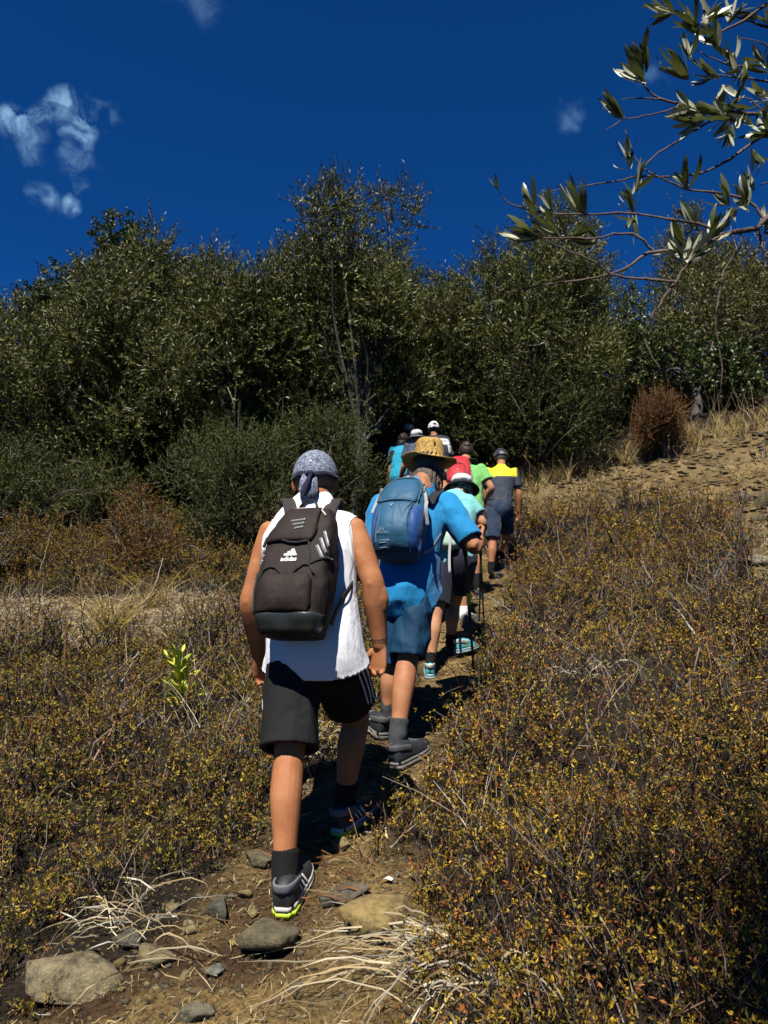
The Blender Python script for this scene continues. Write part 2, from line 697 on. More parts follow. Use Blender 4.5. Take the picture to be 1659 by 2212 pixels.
def crown_geo(lobes, seed, per_m2, pal, L, W, k=16, twig=(.18, .40), up=.6, shoots=.06, spread=.6, twigc=(.10, .08, .055), round_leaf=False, bend=.08):
    r_ = np.random.default_rng(seed)
    P, D, TL = [], [], []
    for x, y, z, r in lobes:
        n = max(6, int(per_m2 * r * r))
        u = nrm(r_.normal(size=(n, 3)))
        rad = r * r_.uniform(.25, 1, (n, 1)) ** .6
        p = np.array([x, y, z]) + u * rad * np.array([1, 1, .92])
        d = nrm(u * .75 + np.array([0, 0, up]) + .45 * r_.normal(size=(n, 3)))
        tl = r_.uniform(twig[0], twig[1], n)
        s = (r_.random(n) < shoots) & (u[:, 2] > .1)
        d[s] = nrm(d[s] * .4 + np.array([0, 0, 1.0]))
        tl[s] *= 1.9
        P.append(p)
        D.append(d)
        TL.append(tl)
    P, D, TL = np.concatenate(P), np.concatenate(D), np.concatenate(TL)
    n = len(P)
    g = Geo()
    a = nrm(np.cross(D, r_.normal(size=(n, 3))))
    bb = np.cross(D, a)
    curve = r_.normal(size=(n, 3)) * .12
    tt = np.linspace(0, 1, 3)
    line = P[:, None] + D[:, None] * (TL[:, None] * tt)[..., None] + curve[:, None] * (TL[:, None] * tt ** 2)[..., None]
    V, Q = ribbons(line, np.array([[.010, .007, .003]]) * (1 if L < .1 else 1.4), a)
    g.add(V, Q, col=np.repeat(np.clip(np.array(twigc) * (1 + .5 * r_.uniform(-1, 1, (n, 1))), 0, 1), 6, 0))
    t = (np.arange(k)[None] + r_.random((n, k))) / k
    base = P[:, None] + D[:, None] * (TL[:, None] * t)[..., None] + curve[:, None] * (TL[:, None] * t ** 2)[..., None]
    ph = r_.uniform(0, 6.28, (n, 1)) + np.arange(k)[None] * 2.2
    out = a[:, None] * np.cos(ph)[..., None] + bb[:, None] * np.sin(ph)[..., None]
    ld = D[:, None] * (1.1 - .5 * spread) + out * spread + r_.normal(size=(n, k, 3)) * .22
    ln = D[:, None] * .8 - out * .5 + r_.normal(size=(n, k, 3)) * .45 + np.array([0, 0, .3])
    m = n * k
    LL = L * r_.uniform(.65, 1.2, m)
    WW = W * r_.uniform(.75, 1.2, m)
    V, Q = leaves(base.reshape(-1, 3), ld.reshape(-1, 3), ln.reshape(-1, 3), LL, WW, bend)
    c = pick_cols(m, pal, .3, r_) * np.repeat(1 + .22 * r_.uniform(-1, 1, (n, 1)), k, 0)
    g.add(V, Q, col=np.repeat(np.clip(c, 0, 1), 4, 0))
    return g


def limbs_geo(base, lobes, seed, r0, every=2, fork=.35, sides=6):
    """trunk that forks into limbs reaching the leaf clumps"""
    r_ = np.random.default_rng(seed)
    c = lobes[:, :3].mean(0)
    top = lobes[:, 2].max()
    f = base + (np.array([c[0], c[1], top]) - base) * np.array([.35, .35, fork])
    g = Geo()
    tr = catmull([base - np.array([0, 0, .25]), base + (f - base) * .45 + r_.normal(size=3) * .08, f], 8)
    V, Q = tubes(tr[None], np.linspace(r0 * 1.25, r0 * .8, 8)[None], 8)
    g.add(V, Q)
    PP, RR = [], []
    for i, lb in enumerate(lobes[::every]):
        s = r_.uniform(.55, 1)
        st = tr[int(7 * s)]
        e = lb[:3] + r_.normal(size=3) * lb[3] * .3
        m = st * .5 + e * .5 + r_.normal(size=3) * .18 + np.array([0, 0, .15])
        PP.append(catmull([st, m, e], 7))
        RR.append(np.linspace(r0 * r_.uniform(.2, .42), .008, 7))
    V, Q = tubes(np.array(PP), np.array(RR), sides)
    g.add(V, Q)
    return g


def plant(name, label, cat, poly, Y, dY, rlo, rhi, n, seed, per, pal, L, W, mat=None, r0=.10, trunk='trunk', crown='crown', group=None, base=None, extra=None, **kw):
    lobes = fill(poly, Y, dY, rlo, rhi, n, seed, 1.1 if cat == 'tree' else .4)
    if extra is not None:
        lobes = np.vstack([lobes, extra])
    if base is None:
        c = lobes[:, :3].mean(0)
        base = G(c[0], Y)
    else:
        base = G(*base)
    root = tag(empty(name, base), label, cat, group)
    ob(trunk, limbs_geo(base, lobes, seed, r0).mesh(trunk, True, base), M_BARK, root)
    cr = ob(crown, crown_geo(lobes, seed, per, pal, L, W, **kw).mesh(crown, False, base), mat or M_LEAF, root)
    cr['kind'] = 'stuff'
    return root


def copy_tree(o, loc, rz=0, scale=1.0, label=None, cat=None):
    c = o.copy()
    COL.objects.link(c)
    c.location = loc
    c.rotation_euler = (0, 0, rz)
    c.scale = (scale, scale, scale)
    if label:
        c['label'] = label
    for ch in o.children:
        d = ch.copy()
        COL.objects.link(d)
        d.parent = c
    return c


GT = 'trees of the grove across the slope'
T_left = plant('olive_tree', 'broad grey green olive tree filling the left side above the brown scrub', 'tree',
               [(-160, 620), (20, 660), (90, 610), (150, 590), (220, 560), (300, 525), (350, 560), (400, 560), (425, 700), (440, 1000), (330, 1140), (-160, 1160)],
               13, 1.2, 45, 85, 84, 11, 320, OLIVE, .092, .018, group=GT)
T_mid = plant('olive_tree', 'spiky topped olive tree between the broad left olive and the tallest tree', 'tree',
              [(385, 640), (440, 560), (490, 575), (525, 535), (545, 505), (575, 560), (620, 620), (650, 700), (640, 980), (420, 1010), (385, 800)],
              12.6, .9, 35, 70, 56, 12, 390, OLIVE, .092, .018, group=GT, shoots=.14)
T_tall = plant('olive_tree', 'tallest olive tree with a pointed crown and an airy side top', 'tree',
               [(590, 520), (640, 470), (640, 430), (680, 390), (690, 325), (712, 330), (760, 340), (800, 380), (790, 430), (830, 520), (880, 600), (950, 680), (960, 800),
                (940, 940), (760, 930), (560, 960), (540, 700)],
               12.4, 1.0, 30, 66, 92, 13, 350, OLIVE, .092, .018, group=GT, shoots=.1,
               extra=np.array([(*at(x, y, 13.0), r * 13 / F_D) for x, y, r in ((855, 440, 42), (885, 430, 24), (840, 500, 40), (880, 480, 32), (815, 440, 34), (870, 540, 28))]))
T_right = plant('olive_tree', 'olive tree right of the tallest one with a rounded upper crown behind the near twigs', 'tree',
                [(890, 640), (950, 590), (1005, 580), (1040, 530), (1075, 510), (1120, 470), (1150, 440), (1200, 420), (1260, 430), (1280, 520), (1300, 590), (1330, 660), (1330, 960), (1080, 970), (900, 950), (880, 720)],
                13.4, 1.2, 35, 72, 86, 14, 320, OLIVE, .092, .018, group=GT)
T_far = plant('olive_tree', 'half bare olive tree at the right edge above the stony slope', 'tree',
              [(1340, 660), (1400, 600), (1480, 585), (1560, 540), (1659, 490), (1760, 480), (1780, 900), (1520, 925), (1380, 880), (1340, 800)],
              16.5, 1.5, 35, 70, 70, 15, 200, OLIVE + [((.16, .11, .06), .25)], .09, .02, group=GT, shoots=.1)
T_oak = plant('oak_tree', 'dark broadleaf oak with reddish leaf tips rising behind the left olive', 'tree',
              [(40, 640), (95, 575), (180, 545), (190, 500), (240, 465), (300, 470), (345, 510), (365, 550), (425, 560), (440, 515), (500, 560), (530, 620), (480, 800), (60, 800)],
              15.5, .8, 28, 55, 74, 16, 280, OAK, .075, .05, group=GT, k=11, spread=1.0, twig=(.12, .22), shoots=.03)
T_small = plant('oak_tree', 'green broadleaf tree with yellow tips behind the right end of the stony slope', 'tree',
                [(1325, 690), (1370, 610), (1420, 640), (1470, 700), (1659, 720), (1720, 900), (1480, 930), (1345, 900)],
                14.8, .6, 28, 52, 46, 17, 250, OAK + GREEN, .07, .042, group=GT, k=11, spread=1.0, twig=(.12, .22))
for i, (x, Y, rz, s, src, lab) in enumerate((
        (-9.5, 15, 1.2, 1.0, T_left, 'olive tree standing left of the broad left olive at the frame edge'),
        (-4.5, 15.5, 2.2, 1.0, T_left, 'olive tree hidden deep behind the left olive'),
        (0.3, 15.5, .9, .92, T_right, 'olive tree hidden deep behind the tallest tree'),
        (3.8, 16, 4.2, .9, T_left, 'olive tree hidden deep behind the right hand olive'),
        (8.5, 19, 3.0, .8, T_right, 'olive tree behind the half bare olive at the right edge'),
        (12.5, 16, 3.9, 1.0, T_left, 'olive tree standing beyond the right end of the stony slope'),
        (-1.6, 16.5, 2.9, 1.0, T_mid, 'olive tree in the shade right behind the dark green bush'), (-6.5, 17, .4, 1.0, T_right, 'olive tree filling the gap behind the left oak'), (-15, 13, 5, 1.1, T_right, 'olive tree far out on the left of the grove'),
        (17, 18, 5, 1.1, T_left, 'olive tree far out on the right of the grove'))):
    copy_tree(src, G(x, Y), rz, s, lab)

GB = 'bushes along the foot of the grove'
FINE = dict(r0=.03, trunk='stem', crown='foliage', mat=M_SCRUB)
BUSH = plant('evergreen_bush', 'dense fresh green bush behind the man in the white tank top', 'bush',
      [(310, 1040), (345, 970), (400, 930), (480, 915), (560, 905), (620, 940), (650, 1000), (640, 1180), (480, 1200), (400, 1150)],
      10.6, .6, 28, 52, 60, 21, 600, GREEN, .055, .009, group=GB, k=14, twig=(.12, .26), **FINE)
plant('evergreen_bush', 'dark green bush in the shade beside the blue shirted man\'s hat', 'bush',
      [(560, 900), (640, 880), (760, 890), (850, 930), (860, 1010), (840, 1130), (560, 1130)],
      11.0, .4, 28, 50, 36, 22, 560, GREEN, .055, .010, group=GB, k=14, twig=(.12, .26), **FINE)
plant('evergreen_bush', 'olive green bush behind the man in the yellow and navy shirt', 'bush',
      [(1000, 830), (1120, 780), (1260, 760), (1335, 830), (1350, 950), (1300, 1000), (1130, 1030), (1000, 1000)],
      13.0, .5, 30, 55, 50, 23, 460, GREEN + OLIVE, .06, .012, group=GB, k=14, twig=(.12, .26), **FINE)
plant('evergreen_bush', 'shaded green bush under the left olive behind the brown scrub', 'bush',
      [(-150, 960), (60, 960), (200, 990), (330, 1000), (350, 1090), (200, 1140), (-150, 1150)],
      11.8, .5, 30, 55, 48, 24, 420, GREEN + OLIVE, .06, .011, group=GB, k=14, twig=(.12, .28), **FINE)
plant('heather_bush', 'rust brown heather bush on the crest right of the walkers', 'bush',
      [(1368, 900), (1385, 855), (1425, 832), (1460, 850), (1485, 890), (1490, 965), (1440, 985), (1375, 980)],
      12.9, .35, 16, 30, 44, 25, 1500, HEATH, .03, .008, group=GB, k=18, twig=(.12, .24), up=.9, spread=.6, shoots=.1, **FINE)
for i, (x, Y, rz, s) in enumerate(((-3.2, 13.6, 1, 1.3), (-1.2, 13.4, 2.2, 1.25), (.7, 13.8, 3.1, 1.35), (2.6, 15, 4.4, 1.3), (-5.4, 14, 5.2, 1.35), (-.2, 15.2, .5, 1.5), (1.6, 15.5, 1.9, 1.5), (-2.2, 13.2, 3.9, 1.4), (-2.4, 15, 2.9, 1.6), (-8, 14.5, .2, 1.4))):
    copy_tree(BUSH, G(x, Y), rz, s, 'evergreen bush in the deep shade among the olive trunks')
GS = 'brown shrubs on the left below the trees'
plant('dry_shrub', 'mustard brown shrub at the left edge beyond the grass strip', 'shrub',
      [(-160, 1170), (0, 1130), (70, 1100), (140, 1098), (205, 1150), (215, 1290), (-160, 1310)],
      9.9, .45, 24, 44, 48, 26, 900, BROWNB, .03, .011, group=GS, k=14, twig=(.1, .2), up=.7, **FINE)
plant('dry_shrub', 'tall reddish brown shrub in front of the shaded green bush', 'shrub',
      [(205, 1150), (240, 1060), (300, 1040), (365, 1060), (405, 1130), (405, 1280), (215, 1285)],
      10.1, .4, 22, 42, 42, 27, 900, HEATH + BROWNB, .03, .010, group=GS, k=14, twig=(.1, .2), up=.7, **FINE)
plant('dry_shrub', 'low mustard shrub just left of the man in the white tank top', 'shrub',
      [(385, 1190), (450, 1160), (520, 1185), (600, 1200), (600, 1290), (390, 1292)],
      9.6, .35, 20, 36, 32, 28, 900, BROWNB, .03, .011, group=GS, k=14, twig=(.1, .2), up=.7, **FINE)

# ------------------------------------------------------------------ scrub carpet
SCRUBP = [((.34, .215, .018), .38), ((.46, .31, .028), .16), ((.17, .14, .018), .18), ((.34, .115, .022), .14), ((.12, .055, .020), .14)]
SCRUBL = [((.27, .185, .020), .38), ((.36, .26, .028), .14), ((.135, .13, .020), .24), ((.26, .105, .024), .12), ((.10, .052, .020), .12)]


def scrub_geo(B, H, stems, sides, rosettes, per, L, W, pal, seed, r=.0016, tube=True, dark=.72):
    """wiry plants: main stems, side twigs and small rosettes of leaves towards the twig ends"""
    r_ = np.random.default_rng(seed)
    n = len(B)
    m = n * stems
    seg = 4
    base = np.repeat(B, stems, 0) + r_.normal(size=(m, 3)) * np.array([.035, .035, 0])
    h = np.repeat(H, stems) * r_.uniform(.45, 1.05, m)
    az = r_.uniform(0, 6.283, m)
    lean = r_.uniform(.05, .8, m)
    d = np.stack([np.cos(az) * lean, np.sin(az) * lean, np.ones(m)], -1)
    t = np.linspace(0, 1, seg)
    wig = r_.normal(size=(m, seg, 3)) * .07
    wig[:, 0] = 0
    line = base[:, None] + d[:, None] * (h[:, None] * t)[..., None] + wig * h[:, None, None]
    line[:, :, 2] -= (h[:, None] * lean[:, None] * .25 * t ** 2)
    g = Geo()

    def tones(k):
        return np.where(r_.random((k, 1)) < dark, .036, .22) * r_.uniform(.5, 1.5, (k, 1)) * np.where(r_.random((k, 1)) < .4, np.array([[1.25, .70, .46]]), np.array([[1, .86, .74]]))
    rad = r * r_.uniform(.7, 1.8, (m, 1)) * np.linspace(1.4, .5, seg)[None]
    if tube:
        V, Q = tubes(line, rad, 3)
        g.add(V, Q, col=np.repeat(tones(m), seg * 3, 0))
    else:
        V, Q = ribbons(line, rad * 2.2, np.cross(d, r_.normal(size=(m, 3))))
        g.add(V, Q, col=np.repeat(tones(m), seg * 2, 0))
    tips = [line[:, 2:]]
    if sides:
        k = m * sides
        f = r_.uniform(.25, .85, k) * (seg - 1)
        i = np.minimum(f.astype(int), seg - 2)
        w = (f - i)[:, None]
        ii = np.repeat(np.arange(m), sides)
        p = line[ii, i] * (1 - w) + line[ii, i + 1] * w
        d2 = nrm(d[ii] * .7 + r_.normal(size=(k, 3)) * .6)
        l2 = h[ii] * r_.uniform(.18, .5, k)
        ln2 = p[:, None] + d2[:, None] * (l2[:, None] * np.linspace(0, 1, 3))[..., None]
        ln2[:, 1:] += r_.normal(size=(k, 2, 3)) * .06 * l2[:, None, None]
        V, Q = ribbons(ln2, r * r_.uniform(1.2, 2.4, (k, 1)) * np.array([[1, .8, .4]]), r_.normal(size=(k, 3)))
        g.add(V, Q, col=np.repeat(tones(k), 6, 0))
        tips.append(ln2[:, 1:])
    for tp in tips:
        k = len(tp)
        tt = r_.random((k, rosettes, 1)) ** .6
        c = tp[:, :1] * (1 - tt) + tp[:, 1:] * tt
        q = k * rosettes * per
        out = nrm(r_.normal(size=(k, rosettes, per, 3)) + np.array([0, 0, .55]))
        p = np.repeat(c[:, :, None], per, 2) + out * .003
        ln = nrm(r_.normal(size=(q, 3)) + np.array([-.05, -.15, .3]))
        V, Q = leaves(p.reshape(-1, 3), out.reshape(-1, 3), ln, L * r_.uniform(.5, 1.25, q), W * r_.uniform(.6, 1.2, q), .15)
        cc = pick_cols(k * rosettes, pal, .4, r_)
        cc = np.repeat(cc, per, 0) * (1 + .25 * r_.uniform(-1, 1, (q, 1)))
        g.add(V, Q, col=np.repeat(np.clip(cc, 0, 1), 4, 0))
    return g


def scatter(x0, x1, y0, y1, dens, seed, keep):
    r_ = np.random.default_rng(seed)
    n = int((x1 - x0) * (y1 - y0) * dens)
    x, y = r_.uniform(x0, x1, n), r_.uniform(y0, y1, n)
    z = ground(x, y)
    px, py = proj(np.stack([x, y, z], -1))
    vis = (px > -170) & (px < 1830) & (py < 2480)
    x, y, z, px, py = x[vis], y[vis], z[vis], px[vis], py[vis]
    ok = keep(x, y, px, py, r_)
    return np.stack([x, y, z], -1)[ok]


def keep_scrub(x, y, px, py, r_):
    p, s, k = zone(x, y)
    clear = (p > .25) & (r_.random(len(x)) > .03)
    clear |= s & (r_.random(len(x)) > .05)
    clear |= k & (r_.random(len(x)) > .09)
    patch = vnoise(np.stack([x, y, 0 * x], -1) * 1.7, 61)
    clear |= (patch < -.42) & (y > 4) & (r_.random(len(x)) > .2)
    for f in FEET:                          # nobody treads on a plant
        clear |= (np.hypot(x - f[0] + .04, y - f[1] - .08) < .165)
    # the dirt apron at the very bottom and the bald patch on the right
    clear |= (py > 1895 + np.maximum(0, 420 - px) * .42) & (px < 890) & (px > 60) & (r_.random(len(x)) > .04)
    clear |= (np.hypot((px - 1330) / 190, (py - 1500) / 90) < 1) & (r_.random(len(x)) > .3)
    return ~clear


zones = (('low_scrub', 'low mustard scrub with dark twigs carpeting the ground right of the path', 1, SCRUBP),
         ('low_scrub', 'low olive brown scrub carpeting the ground left of the path', -1, SCRUBL))
for nm, lab, sg, pal in zones:
    gg = Geo()
    for (y0, y1, dens, stems, sides, ros, per, L, W, hh, rad, tb_) in (
            (1.6, 3.5, 150, 7, 2, 1, 5, .0185, .0066, .30, .0016, True), (3.5, 6.0, 100, 7, 2, 1, 4, .022, .0085, .36, .0020, False),
            (6.0, 9.0, 60, 8, 1, 1, 7, .021, .0080, .40, .0026, False), (9.0, 13.5, 36, 9, 0, 2, 6, .028, .0105, .44, .0032, False)):
        def kp(x, y, px, py, r_, sg=sg):
            return keep_scrub(x, y, px, py, r_) & (np.sign(x - xpath(y)) == sg)
        B = scatter(-8, 9, y0, y1, dens, int(y0 * 10) + sg + 5, kp)
        hz = hh * np.clip(1 + .6 * vnoise(B * 1.5, 71) + .35 * vnoise(B * 4.1, 72), .25, 2) * np.random.default_rng(3).uniform(.6, 1.15, len(B))
        dpath = np.abs(B[:, 0] - xpath(B[:, 1]))
        hz *= np.interp(dpath - np.interp(B[:, 1], _wy, _ww), [0, .35], [.5, 1])
        if sg > 0:
            hz *= np.interp(B[:, 0], [.3, .9], [1.0, 1.25])
        q = scrub_geo(B, hz, stems, sides, ros, per, L, W, pal, int(y0 * 7) + sg, rad, tb_)
        gg.V += q.V
        gg.C += q.C
        gg.Q += [x + gg.n for x in q.Q]
        gg.n += q.n
    o = ob(nm, gg.mesh(nm), M_SCRUB)
    tag(o, lab, kind='stuff')

# ------------------------------------------------------------------ dry grass, litter, gravel
def blades(B, n_per, Hl, W, seed, pal, spread=.6, droop=.5, k=4):
    r_ = np.random.default_rng(seed)
    m = len(B) * n_per
    base = np.repeat(B, n_per, 0) + r_.normal(size=(m, 3)) * np.array([.02, .02, 0])
    az = r_.uniform(0, 6.283, m)
    ln = r_.uniform(.05, spread, m)
    d = np.stack([np.cos(az) * ln, np.sin(az) * ln, np.ones(m)], -1)
    h = np.repeat(np.broadcast_to(Hl, (len(B),)), n_per) * r_.uniform(.4, 1.1, m)
    t = np.linspace(0, 1, k)
    line = base[:, None] + d[:, None] * (h[:, None] * t)[..., None]
    line[:, :, 2] -= (h * droop * r_.uniform(.2, 1, m))[:, None] * t ** 2
    line[:, :, :2] += (np.stack([np.cos(az), np.sin(az)], -1) * (h * droop * .6)[:, None])[:, None] * (t ** 2)[None, :, None]
    V, Q = ribbons(line, W * np.linspace(1, .25, k)[None], np.cross(d, r_.normal(size=(m, 3))))
    return Geo().add(V, Q, col=np.repeat(pick_cols(m, pal, .3, r_), k * 2, 0))


STRAWP = [((.50, .38, .17), .5), ((.40, .29, .12), .3), ((.60, .48, .28), .2)]
GOLD = [((.46, .34, .09), .6), ((.36, .26, .08), .4)]


def litter(name, label, B, L, W, seed, pal, lift=.012):
    r_ = np.random.default_rng(seed)
    m = len(B)
    az = r_.uniform(0, 6.283, m)
    d = np.stack([np.cos(az), np.sin(az), r_.normal(size=m) * .12 + .2 * np.sin(az)], -1)
    l_ = L * r_.uniform(.3, 1.3, m)
    t = np.linspace(-.5, .5, 4)
    sd = np.stack([-np.sin(az), np.cos(az), 0 * az], -1)
    cv = r_.normal(size=m) * .15
    line = B[:, None] + d[:, None] * (l_[:, None] * t)[..., None] + sd[:, None] * (cv * l_)[:, None, None] * (t ** 2)[None, :, None]
    line[:, :, 2] = ground(line[:, :, 0], line[:, :, 1]) + lift * r_.uniform(.2, 1.5, (m, 1)) + np.abs(r_.normal(size=(m, 4))) * lift * .5
    V, Q = ribbons(line, W * r_.uniform(.5, 1.5, (m, 1)) * np.array([[.5, 1, .9, .3]]), sd + np.array([0, 0, .35]) * r_.normal(size=(m, 1)))
    o = ob(name, Geo().add(V, Q, col=np.repeat(pick_cols(m, pal, .35, r_), 8, 0)).mesh(name), M_STRAW)
    return tag(o, label, kind='stuff')


B = scatter(-6, 7, 1.8, 11, 26, 97, lambda x, y, px, py, r_: (zone(x, y)[0] < .2) & (vnoise(np.stack([x, y, 0 * x], -1) * 1.5, 99) > -.1))
ds = blades(B, 3, .34, .0045, 98, [((.52, .43, .30), .5), ((.36, .29, .20), .3), ((.60, .55, .47), .2)], 1.1, .3)
tag(ob('dead_stalks', ds.mesh('dead_stalks'), M_STRAW), 'pale dead stalks standing in the low scrub', kind='stuff')
every = lambda x, y, px, py, r_: np.ones(len(x), bool)
litter('straw_litter', 'short straw and twig litter strewn over the ground', np.vstack([
    scatter(-3, 3, 1.8, 5, 560, 81, every), scatter(-1.8, 1.0, 1.9, 3.5, 1700, 80, lambda x, y, px, py, r_: zone(x, y)[0] > .1), scatter(-4, 5, 5, 9, 90, 82, every), scatter(0, 9, 8, 15, 60, 88, lambda x, y, px, py, r_: zone(x, y)[2])]), .04, .0021, 83,
    STRAWP + [((.06, .04, .022), 1.6), ((.17, .08, .03), .8), ((.42, .38, .33), .1)])
litter('path_litter', 'dead twigs and straw bits trodden into the upper footpath',
       scatter(-.6, 2.6, 3.3, 12, 330, 89, lambda x, y, px, py, r_: zone(x, y)[0] > .05), .085, .0055, 96, STRAWP + [((.07, .045, .025), 1.4), ((.2, .1, .04), .5)], .015)
gravel_later = scatter(-.6, 2.6, 3.4, 12, 150, 192, lambda x, y, px, py, r_: zone(x, y)[0] > .2)
litter('flattened_straw', 'flattened pale straw across the grass strip on the left',
       np.vstack([scatter(-8, 1, 6, 11, 420, 84, lambda x, y, px, py, r_: zone(x, y)[1])]), .30, .007, 85,
       STRAWP + [((.45, .40, .33), .4), ((.2, .13, .07), .4)], .03)
B = scatter(-8, 10, 8, 15, 55, 86, lambda x, y, px, py, r_: zone(x, y)[2] & (vnoise(np.stack([x, y, 0 * x], -1) * 1.1, 5) > .15))
R_ = np.random.default_rng(87)
ridge = []
for a, b_ in (((1115, 1045), (1230, 1028)), ((1230, 1028), (1340, 990)), ((1340, 990), (1470, 968)), ((1470, 968), (1560, 935)), ((1560, 935), (1720, 900))):
    for q in range(26):
        t = R_.random()
        p = at_ground(a[0] + (b_[0] - a[0]) * t, a[1] + (b_[1] - a[1]) * t + R_.uniform(-4, 22))
        if 9 < p[1] < 17:
            ridge.append(p + np.array([0, R_.uniform(-.1, .6), 0]))
ridge = np.array(ridge)
ridge[:, 2] = ground(ridge[:, 0], ridge[:, 1])
gr = blades(ridge, 16, .42, .009, 88, STRAWP + GOLD, .5, .35)
tall = ridge[R_.random(len(ridge)) < .45]
st = blades(tall, 3, 1.0, .008, 89, [((.36, .27, .14), 1)], .35, .15)
for q in (st, blades(B, 10, .16, .008, 90, STRAWP, .9, .6)):
    gr.V += q.V
    gr.C += q.C
    gr.Q += [x + gr.n for x in q.Q]
    gr.n += q.n
tag(ob('dry_grass', gr.mesh('dry_grass'), M_STRAW), 'thin dry grass and bare stalks along the crest below the trees', kind='stuff')

for (dx, dy, hh, n_, W_, lab) in ((225, 1382, .62, 260, .006, 'golden dry grass tuft standing alone in the pale grass strip'),
                                  (335, 1312, .50, 150, .005, 'smaller straw tuft behind the golden grass tuft'),
                                  (1350, 1003, .55, 120, .008, 'pale dry grass tuft on the crest left of the heather bush'),
                                  (1215, 1040, .55, 100, .008, 'dry grass tuft on the crest near the man in the yellow and navy shirt')):
    p = at_ground(dx, dy)
    o = ob('grass_tuft', blades(np.repeat(p[None], 5, 0) + R_.normal(size=(5, 3)) * np.array([.06, .05, 0]), n_ // 5, hh, W_, dx, GOLD if dx < 300 else STRAWP + GOLD, .7, .5, 5).mesh('grass_tuft', False, p), M_STRAW, loc=p)
    tag(o, lab, 'grass tuft', 'dry grass tufts')


def ico(sub):
    bm = bmesh.new()
    bmesh.ops.create_icosphere(bm, subdivisions=sub, radius=1)
    V = np.array([v.co[:] for v in bm.verts])
    T = np.array([[v.index for v in f.verts] for f in bm.faces])
    bm.free()
    return V, T


ICO1, ICO2, ICO3 = ico(1), ico(2), ico(3)


def stone_verts(base, r_, size, flat=.55, facets=7, rough=.08):
    V = base[0].copy()
    for q in range(facets + 6):                      # split faces
        d = nrm(r_.normal(size=3) * np.array([1, 1, .8]))
        h = r_.uniform(.38, .72)
        e = V @ d - h
        V = V - np.where(e > 0, e, 0)[:, None] * d
    V = V * (1 + rough * fbm(V * 2.2 + r_.uniform(0, 50, 3), int(r_.integers(1000)), 3)[:, None])
    V = V * np.array([1, r_.uniform(.6, .95), flat])
    a = r_.uniform(0, 6.283)
    c, s = math.cos(a), math.sin(a)
    V = V @ np.array([[c, s, 0], [-s, c, 0], [0, 0, 1]])
    return V * size


m_st, n, l, b = new_mat('stone')
a_ = n.new('ShaderNodeAttribute')
a_.attribute_name = 'col'
f = n_noise(n, l, 24, 8, .7)
mx = n.new('ShaderNodeMix')
mx.data_type = 'RGBA'
mx.blend_type = 'MULTIPLY'
mx.inputs[0].default_value = 1
l.new(a_.outputs['Color'], mx.inputs[6])
l.new(n_ramp(n, l, f, [(.34, (.22 * KA, .20 * KA, .16 * KA)), (.5, (.75 * KA, .73 * KA, .68 * KA)), (.66, (KA, KA, .98 * KA))]), mx.inputs[7])
l.new(mx.outputs[2], b.inputs['Base Color'])
b.inputs['Roughness'].default_value = .9
n_bump(n, l, b, f, 1.0, .03)
STC = [((.28, .195, .075), .5), ((.17, .14, .08), .3), ((.36, .27, .12), .2)]


def gravel(name, label, B, smin, smax, seed, flat=.5, pal=STC):
    r_ = np.random.default_rng(seed)
    va = [stone_verts(ICO1, r_, 1, flat, 5, .1) for _ in range(14)]
    V, T, C = [], [], []
    for i, p in enumerate(B):
        s = smin + (smax - smin) * r_.random() ** 2.6
        v = va[int(r_.integers(14))]
        V.append(v * s * r_.uniform(.8, 1.2, 3) + p + np.array([0, 0, s * flat * .25]))
        T.append(ICO1[1] + i * len(v))
    c = np.repeat(pick_cols(len(B), pal, .3, r_), len(va[0]), 0)
    o = ob(name, np_mesh(name, np.concatenate(V), None, np.concatenate(T), np.clip(c, 0, 1)), m_st)
    return tag(o, label, kind='stuff')


gravel('gravel', 'small ochre stones and grit on the footpath', np.vstack([
    scatter(-1.6, 1.2, 1.9, 4.2, 1500, 91, lambda x, y, px, py, r_: (zone(x, y)[0] > .2) | ((py > 1880) & (px < 900) & (px > 150))),
    scatter(-.5, 2.4, 4.2, 11.5, 260, 92, lambda x, y, px, py, r_: zone(x, y)[0] > .3)]), .0035, .021, 93)
gravel('trail_stones', 'small flat stones along the upper footpath', gravel_later, .008, .05, 193, .42)
gravel('slope_shards', 'flat ochre stone shards covering the bare slope on the right',
       scatter(0, 10, 7, 15.5, 210, 94, lambda x, y, px, py, r_: zone(x, y)[2]), .012, .10, 95, .34)


def stone(dx, dy, wpx, label, col, flat=.5, seed=0, group=None, sub=ICO3, sink=.18):
    p = at_ground(dx, dy)
    r_ = np.random.default_rng(seed)
    s = wpx * .5 * p[1] / F_D
    V = stone_verts(sub, r_, s * 1.22, flat, 11, .07)
    c = np.array(col) * (1 + .25 * fbm(V / s * 1.6 + seed, seed, 3)[:, None])
    p = p + np.array([0, 0, s * flat * (.5 - sink)])
    o = ob('stone', np_mesh('stone', V, None, sub[1], np.clip(c, .02, 1)), m_st, loc=p)
    return tag(o, label, 'stone', group)


